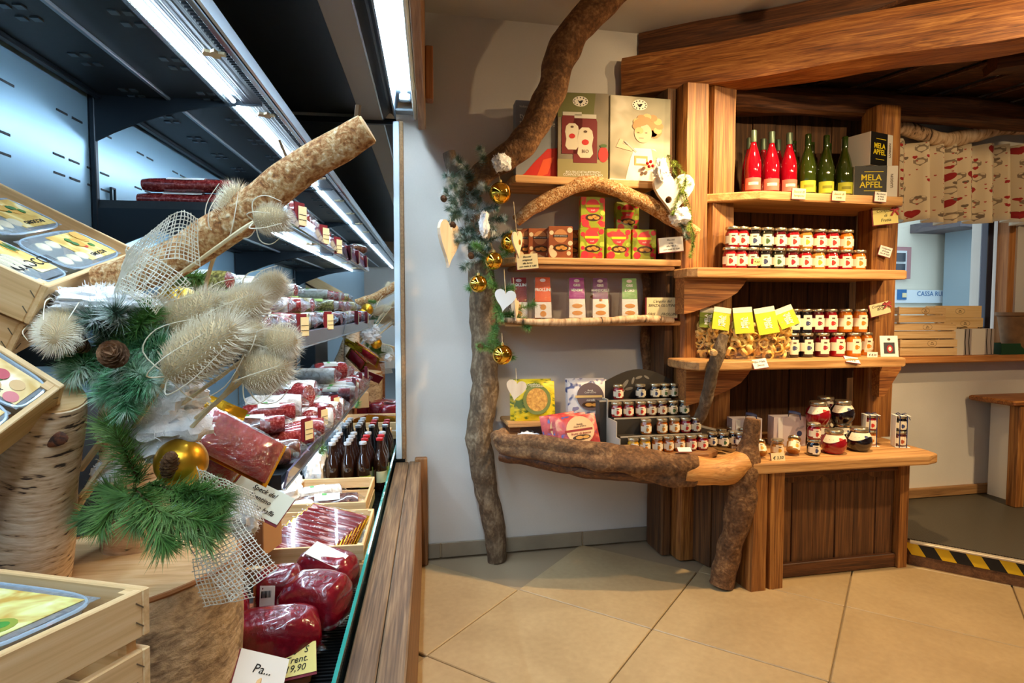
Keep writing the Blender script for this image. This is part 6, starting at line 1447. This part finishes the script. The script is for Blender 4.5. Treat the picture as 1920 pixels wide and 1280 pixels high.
# third shelf
k3 = ['dark','dark','brown','herb','red','brown','white','red','herb','brown','white','dark','red']
for i in range(13):
    salami(f'wrapped {k3[i]} salami in the lower layer of the third shelf, {ORD[i]} from near', (-.56+rr.uniform(-.02,.02), 1.62+i*.098, Z4s[1]), .20, rr.uniform(.032,.036), k3[i], R(rr.uniform(-14,14)), WL if i % 3 else (206,214,90), i not in (3, 8))
k3b = ['dark','herb','herb','red','red','white','brown','red','white','brown','herb']
for i in range(11):
    salami(f'wrapped {k3b[i]} salami in the upper layer of the third shelf, {ORD[i]} from near', (-.60+rr.uniform(-.015,.015), 1.70+i*.098, Z4s[1]+.068), .18, rr.uniform(.029,.033), k3b[i], R(rr.uniform(-14,14)), WL if i % 2 else (196,220,110), i not in (1, 2))
k3c = ['herb','white','red','red','white']
for i in range(5):
    salami(f'wrapped {k3c[i]} salami on top of the third shelf pile, {ORD[i]} from near', (-.64, 1.78+i*.2, Z4s[1]+.132), .18, .028, k3c[i], R(rr.uniform(-14,14)), WL)
# fourth shelf
F4 = [(497,800,1.92,.19,.034,'brown',20,WL,0),(455,800,2.0,.17,.032,'dark',15,(226,214,90),0),(520,815,1.86,.14,.032,'brown',28,WL,0),(470,775,2.05,.20,.032,'red',18,WL,1),(560,745,2.12,.18,.036,'red',30,None,0),(600,740,2.2,.15,.036,'cut',60,None,0),(590,715,2.28,.20,.038,'red',10,WL,0),(615,730,2.34,.18,.038,'red',-12,None,0),
      (585,690,2.42,.22,.044,'white',16,WL,0),(640,715,2.44,.14,.044,'cut',-50,None,0),(640,690,2.54,.20,.048,'red',-30,None,0),(655,690,2.62,.22,.044,'white',-8,WL,0),(660,680,2.72,.22,.042,'white',5,WL,0),(680,690,2.80,.18,.040,'red',0,WL,0)]
for i, (x, y, d, L, r_, kd, rz, lb, lay) in enumerate(F4):
    p = fd(x, y, d); X = max(min(p.x, -.50), -.74)
    salami(f'{["vacuum-packed","large wrapped"][i > 3]} {kd} salami on the lowest shelf, {ORD[i]} from the near end', (X, d, Z4s[2]+lay*.062), L, r_, kd, R(rz), lb)
for i, (X, d, L, r_, kd, rz, dz) in enumerate(((-.58,2.31,.19,.042,'white',14,.074),(-.56,2.48,.17,.048,'red',-24,.085),(-.60,2.68,.20,.042,'white',0,.086),(-.58,2.24,.17,.034,'red',20,.070),(-.64,2.00,.19,.030,'brown',8,.066))):
    salami(f'wrapped {kd} salami in the upper layer of the lowest shelf, {ORD[i]}', (X, d, Z4s[2]+dz), L, r_, kd, R(rz), WL if i % 2 else None)
# price tags on the rails
_tag = {}
def ptag(label, x, y, X=-.405, lean=-14, s=1.0):
    p = fx(x, y, X); t = fthing('price_tag', label, 'price tag', p, R(62), 0, 0, 'price tags on the shelf rails')
    if 'a' not in _tag:
        _tag['a'] = MB().box((0,-.001,.0),(.038,.0012,.060)).mesh('tag_card'); _tag['b'] = MB().box((-.010,.003,.004),(.046,.003,.074)).mesh('tag_holder')
    part('tag_card', _tag['a'], PAPER, t); part('tag_holder', _tag['b'], WINE, t)
    for k in (-.012, .004): text('~~~', .020, INK, t, (0, -.0022, k))
for i, (x, y) in enumerate(((567,405),(611,442),(636,462))): ptag(f'price tag on the second shelf rail, {ORD[i]} from near', x, y)
for i, (x, y) in enumerate(((571,612),(619,603))): ptag(f'price tag on the third shelf rail, {ORD[i]} from near', x, y)
for i, (x, y) in enumerate(((579,806),(608,782),(631,758))): ptag(f'price tag on the lowest shelf rail, {ORD[i]} from near', x, y)
# dark beer bottles at the far end
BRN = plain('brown_bottle_glass', (40,18,8), .05, coat=1.0)
bb_ = MB().lathe([(.028,0),(.0305,.004),(.0305,.120),(.028,.142),(.016,.172),(.0135,.185),(.0135,.222),(.0135,.224)], 16).mesh('bottle_body', True)
cb_ = MB().lathe([(.0150,.218),(.0160,.220),(.0155,.229),(.010,.231)], 14).mesh('crown_cap', True)
lb_ = arc(MB(), .0310, R(-60), R(60), .035, .085, n=10).mesh('bottle_label', True)
n = 0
for r_, yy in enumerate((2.655, 2.725, 2.795, 2.865)):
    for c_, X in enumerate((-.43, -.365, -.30, -.235)):
        if c_ == 3 and r_ == 0: continue
        t = fthing('beer_bottle', f'dark brown bottle in the deck corner, {["front","second","third","rear"][r_]} row, {["leftmost","inner left","inner right","rightmost"][c_]}', 'bottle', (X, yy, .4505), R(35), group='dark brown bottles')
        part('bottle_body', bb_, BRN, t); part('crown_cap', cb_, plain('white_crown_cap', (206,206,210), .4, .4) if not (c_ > 1 and r_ in (1, 2)) else plain('red_crown_cap', (180,30,30), .4, .3), t)
        if c_ > 1: part('bottle_label', lb_, plain('beer_label', (206,196,150), .6) if r_ % 2 else plain('beer_label_green', (150,170,60), .6), t)
# crates on the deck
def dcrate(label, x0, x1, y0, y1, z, h, n=2): return crate(label, (x1, y0, z+h), (-1,0,0), (0,-1,0) if False else (0,1,0), 1, 1, h, n) if False else crate(label, (x0, y0, z+h), (1,0,0), (0,1,0), x1-x0, y1-y0, h, n, .010, .008)
dcrate('pine crate with speck slices beside the glass', -.560, -.205, 1.80, 2.13, .4505, .105)
dcrate('pine crate with wrapped white salami near the bottles', -.560, -.245, 2.24, 2.58, .4505, .095)
salami('white wrapped salami in the crate near the bottles', (-.40, 2.36, .470), .22, .036, 'brown', R(8), WL)
salami('rear white wrapped salami in the crate near the bottles', (-.47, 2.47, .470), .20, .036, 'white', R(25), WL)
salami('small white wrapped salami at the left of the same crate', (-.50, 2.31, .470), .10, .034, 'white', R(35))
cotton('cotton tuft in the speck crate', f2w(Vector((-.26, 2.02, .50))), (.04, .06, .03), 21, 160)
cotton('cotton snow heap behind the crates', f2w(Vector((-.50, 2.68, .55))), (.05, .09, .11), 22, 220)
cotton('cotton snow heap under the lowest shelf', f2w(Vector((-.62, 2.45, .54))), (.10, .16, .09), 23, 220)
sprig('small green fir tip in the cotton under the lowest shelf', [(600,850,2.4),(605,840,2.38),(598,825,2.37)], .03, 16, NEEDLE, 31)
FOIL = plain('gold_foil', (222,164,40), .22, .9); SPK = tex('speck_slices', [(.35,(96,22,26)), (.55,(134,48,48)), (.62,(206,164,156))], (14,120,120), 3, .3, .15, .2, coat=1.0)
for i in range(9):
    t = fthing('speck_pack', f'thin gold-backed speck pack in the crate, {ORD[i]} from the front', 'meat pack', (-.44+.012*i, 1.835+.017*i, .470+.006*i), R(-20), R(-50), R(8), 'gold-backed speck packs')
    part('foil_back', MB().box((0, .0045, .055), (.21, .0012, .106), bev=.0005), FOIL, t); part('slices', MB().box((0, 0, .054), (.198, .008, .100), bev=.002), SPK, t); part('sealed_edge', MB().box((0, -.0010, .108), (.215, .004, .003)), FILMW, t)
# large red meat packs leaning behind
RM = tex('dark_red_meat', [(.3,(110,14,24)), (.55,(150,28,38)), (.66,(186,70,76)), (.85,(206,110,110))], (14,14,14), 4, .8, .12, .3, coat=1.0)
def pillow(label, x, y, d, w, h, th, rot, m, foil=False):
    t = fthing('meat_pouch', label, 'meat pack', fd(x, y, d), *rot, group='large red meat pouches')
    mb = MB()
    for sg in (-1, 1):
        g2 = MB().grid(lambda s, q: ((s-.5)*w, sg*th*max(0, (1-(2*s-1)**4)*(1-(2*q-1)**4))**.6*(1+.2*noise.noise(Vector((s*3, q*3, 1)))), (q-.5)*h), 14, 14)
        if sg > 0: g2.f = [tuple(reversed(f)) for f in g2.f]
        mb.add(g2.v, g2.f)
    part('meat', mb, m, t, True)
    part('foil_edge', MB().box((0, th*.4, 0), (w*1.08, .0015, h*1.06)), FOIL, t)
    g3 = MB().grid(lambda s, q: ((s-.5)*w*1.03, -th*1.06*max(0, (1-(2*s-1)**4)*(1-(2*q-1)**4))**.6-.002+.003*noise.noise(Vector((s*9, q*9, 5))), (q-.5)*h*1.03), 20, 20); part('crinkled_film', g3, FILMW, t, True)
    return t
pillow('big glossy red meat pouch with gold edge behind the lower burlap', 445, 832, 1.50, .20, .115, .020, (R(16), R(-40), R(34)), RM)
pillow('second red meat pouch half hidden behind the big one', 402, 850, 1.54, .15, .12, .018, (R(14), R(-36), R(44)), RM)
t = fthing('gold_foil_sheet', 'sheet of gold foil above the red meat pouches', 'foil', fd(405, 768, 1.60), R(15), R(-30), R(28), None)
part('sheet', MB().grid(lambda s, q: ((s-.5)*.14, .012*noise.noise(Vector((s*3, q*3, 2))), (q-.5)*.06), 10, 8), FOIL, t, True)
solo('brown_carton', MB().box((0,0,0), (.13, .10, .10), bev=.002), plain('kraft_carton', (190,142,92), .7), 'plain brown carton behind the handwritten card', 'carton', False, f2w(Vector((-.50, 1.72, .64))), frot(R(-14)))
solo('carton_riser', MB().box((0,0,0), (.17, .30, .138), bev=.003), W_BOARD, 'brown block carrying the carton and meat pouches', 'riser', False, f2w(Vector((-.62, 1.60, .52))), frot())
def fcard(label, x, y, d, w, h, lines, rot, col, size=.016):
    t = fthing('handwritten_card', label, 'card', fd(x, y, d), *rot)
    part('card_sheet', MB().box((0, -.0016, 0), (w, .0014, h)), col, t); part('card_backing', MB().box((-.003, .0004, -.004), (w*1.06, .0024, h*1.06)), WINE, t)
    for i, s in enumerate(lines): text(s, size, INK, t, (0, -.003, h*.5-(i+.8)*h/(len(lines)+.6)), shear=.3)
fcard('white handwritten card above the speck crate', 487, 935, 1.55, .15, .075, ['Speck del', 'Trentino', 'stagionato baffa'], (R(-14), R(-46), R(24)), plain('pale_green_card', (226,232,214), .7), .017)
fcard('yellow handwritten card before the round meat pieces', 545, 1240, 1.30, .105, .062, ['Carne   S', 'da Trent.', '€ 19,90'], (R(6), R(-50), R(-6)), PAPERY, .019)
fcard('white handwritten card at the bottom edge', 485, 1276, 1.20, .10, .10, ['Pa...', ''], (R(20), R(-46), R(28)), WHITEP, .024)
solo('cutting_board', MB().box((0,0,0), (.30, .34, .03), bev=.003), W_BOARD, 'red-brown wooden board under the round meat pieces', 'board', False, f2w(Vector((-.425, 1.46, .4665))), frot(R(4)))
dcrate('pine crate corner at the bottom edge below the cards', -.50, -.335, 1.04, 1.25, .4505, .08, 1)
# vacuum packed meat pieces
def meat(label, x, y, d, size, rz, seed, tag=None, rx=0.0):
    p = fd(x, y, d); t = fthing('vacuum_meat', label, 'meat', (p.x, d, .482+size[2]*.93), rz, rx, 0, 'vacuum-packed meat pieces')
    mb = MB().sphere((0,0,0), 1, 26, 16); out = []
    for v_ in mb.v:
        q = Vector(v_); e = .55; s = Vector([math.copysign(abs(c)**.62, c) for c in q]); k = 1+.10*noise.noise(q*1.3+Vector((seed*2.3, 0, 0)))+.035*noise.noise(q*4+Vector((seed, 0, 0)))
        out.append((s.x*size[0]*k, s.y*size[1]*k, s.z*size[2]*k))
    mb.v = out; part('meat', mb, RMG, t, True)
    sk = MB(); n = 40
    for i in range(n+1):
        a = 2*math.pi*i/n; c, s_ = math.copysign(abs(math.cos(a))**.7, math.cos(a)), math.copysign(abs(math.sin(a))**.7, math.sin(a))
        wv = .0045*math.sin(i*2.9+seed); ro = 1.16+.10*math.sin(i*1.7+seed)
        sk.v += [(c*size[0]*.96, s_*size[1]*.96, -size[2]*.45), (c*size[0]*ro, s_*size[1]*ro, -size[2]*.55+wv)]
        if i: sk.f.append((2*i-2, 2*i-1, 2*i+1, 2*i))
    part('sealed_edge', sk, FILMW, t, True)
    if tag:
        lb = part('paper_label', MB().box(tag[0], tag[1], tag[2]), WHITEP, t)
        if tag[3]:
            for k in range(9): part('barcode_bar', MB().box((tag[0][0]-.012+k*.003, tag[0][1], tag[0][2]+.012), (.0012 if k % 3 else .002, tag[1][1]+.0012, .016), tag[2]), INK, lb)
    return t
RMG = tex('glossy_dark_meat', [(.3,(84,8,22)), (.55,(124,14,30)), (.75,(156,36,46))], (9,9,9), 4, .8, .16, .8, coat=.6, bumpd=.006, fine=(70,30,70), fineamt=.5)
meat('front glossy block of red meat on the board', 512, 1165, 1.36, (.098, .062, .055), R(10), 1)
meat('crinkled red meat piece behind the front block', 592, 1120, 1.50, (.080, .070, .062), R(-10), 2)
meat('red meat piece with barcode label at the left', 525, 1085, 1.56, (.062, .058, .062), R(6), 3, ((-.022, -.060, .010), (.036, .0012, .062), (R(-8), 0, R(-14)), True))
meat('red meat piece with white label at the back', 612, 1075, 1.66, (.085, .060, .060), R(-20), 4, ((.014, -.022, .060), (.105, .05, .0012), (R(20), R(14), R(-8)), False))
meat('red meat piece half hidden under the burlap end', 415, 1150, 1.46, (.060, .060, .058), R(20), 5)
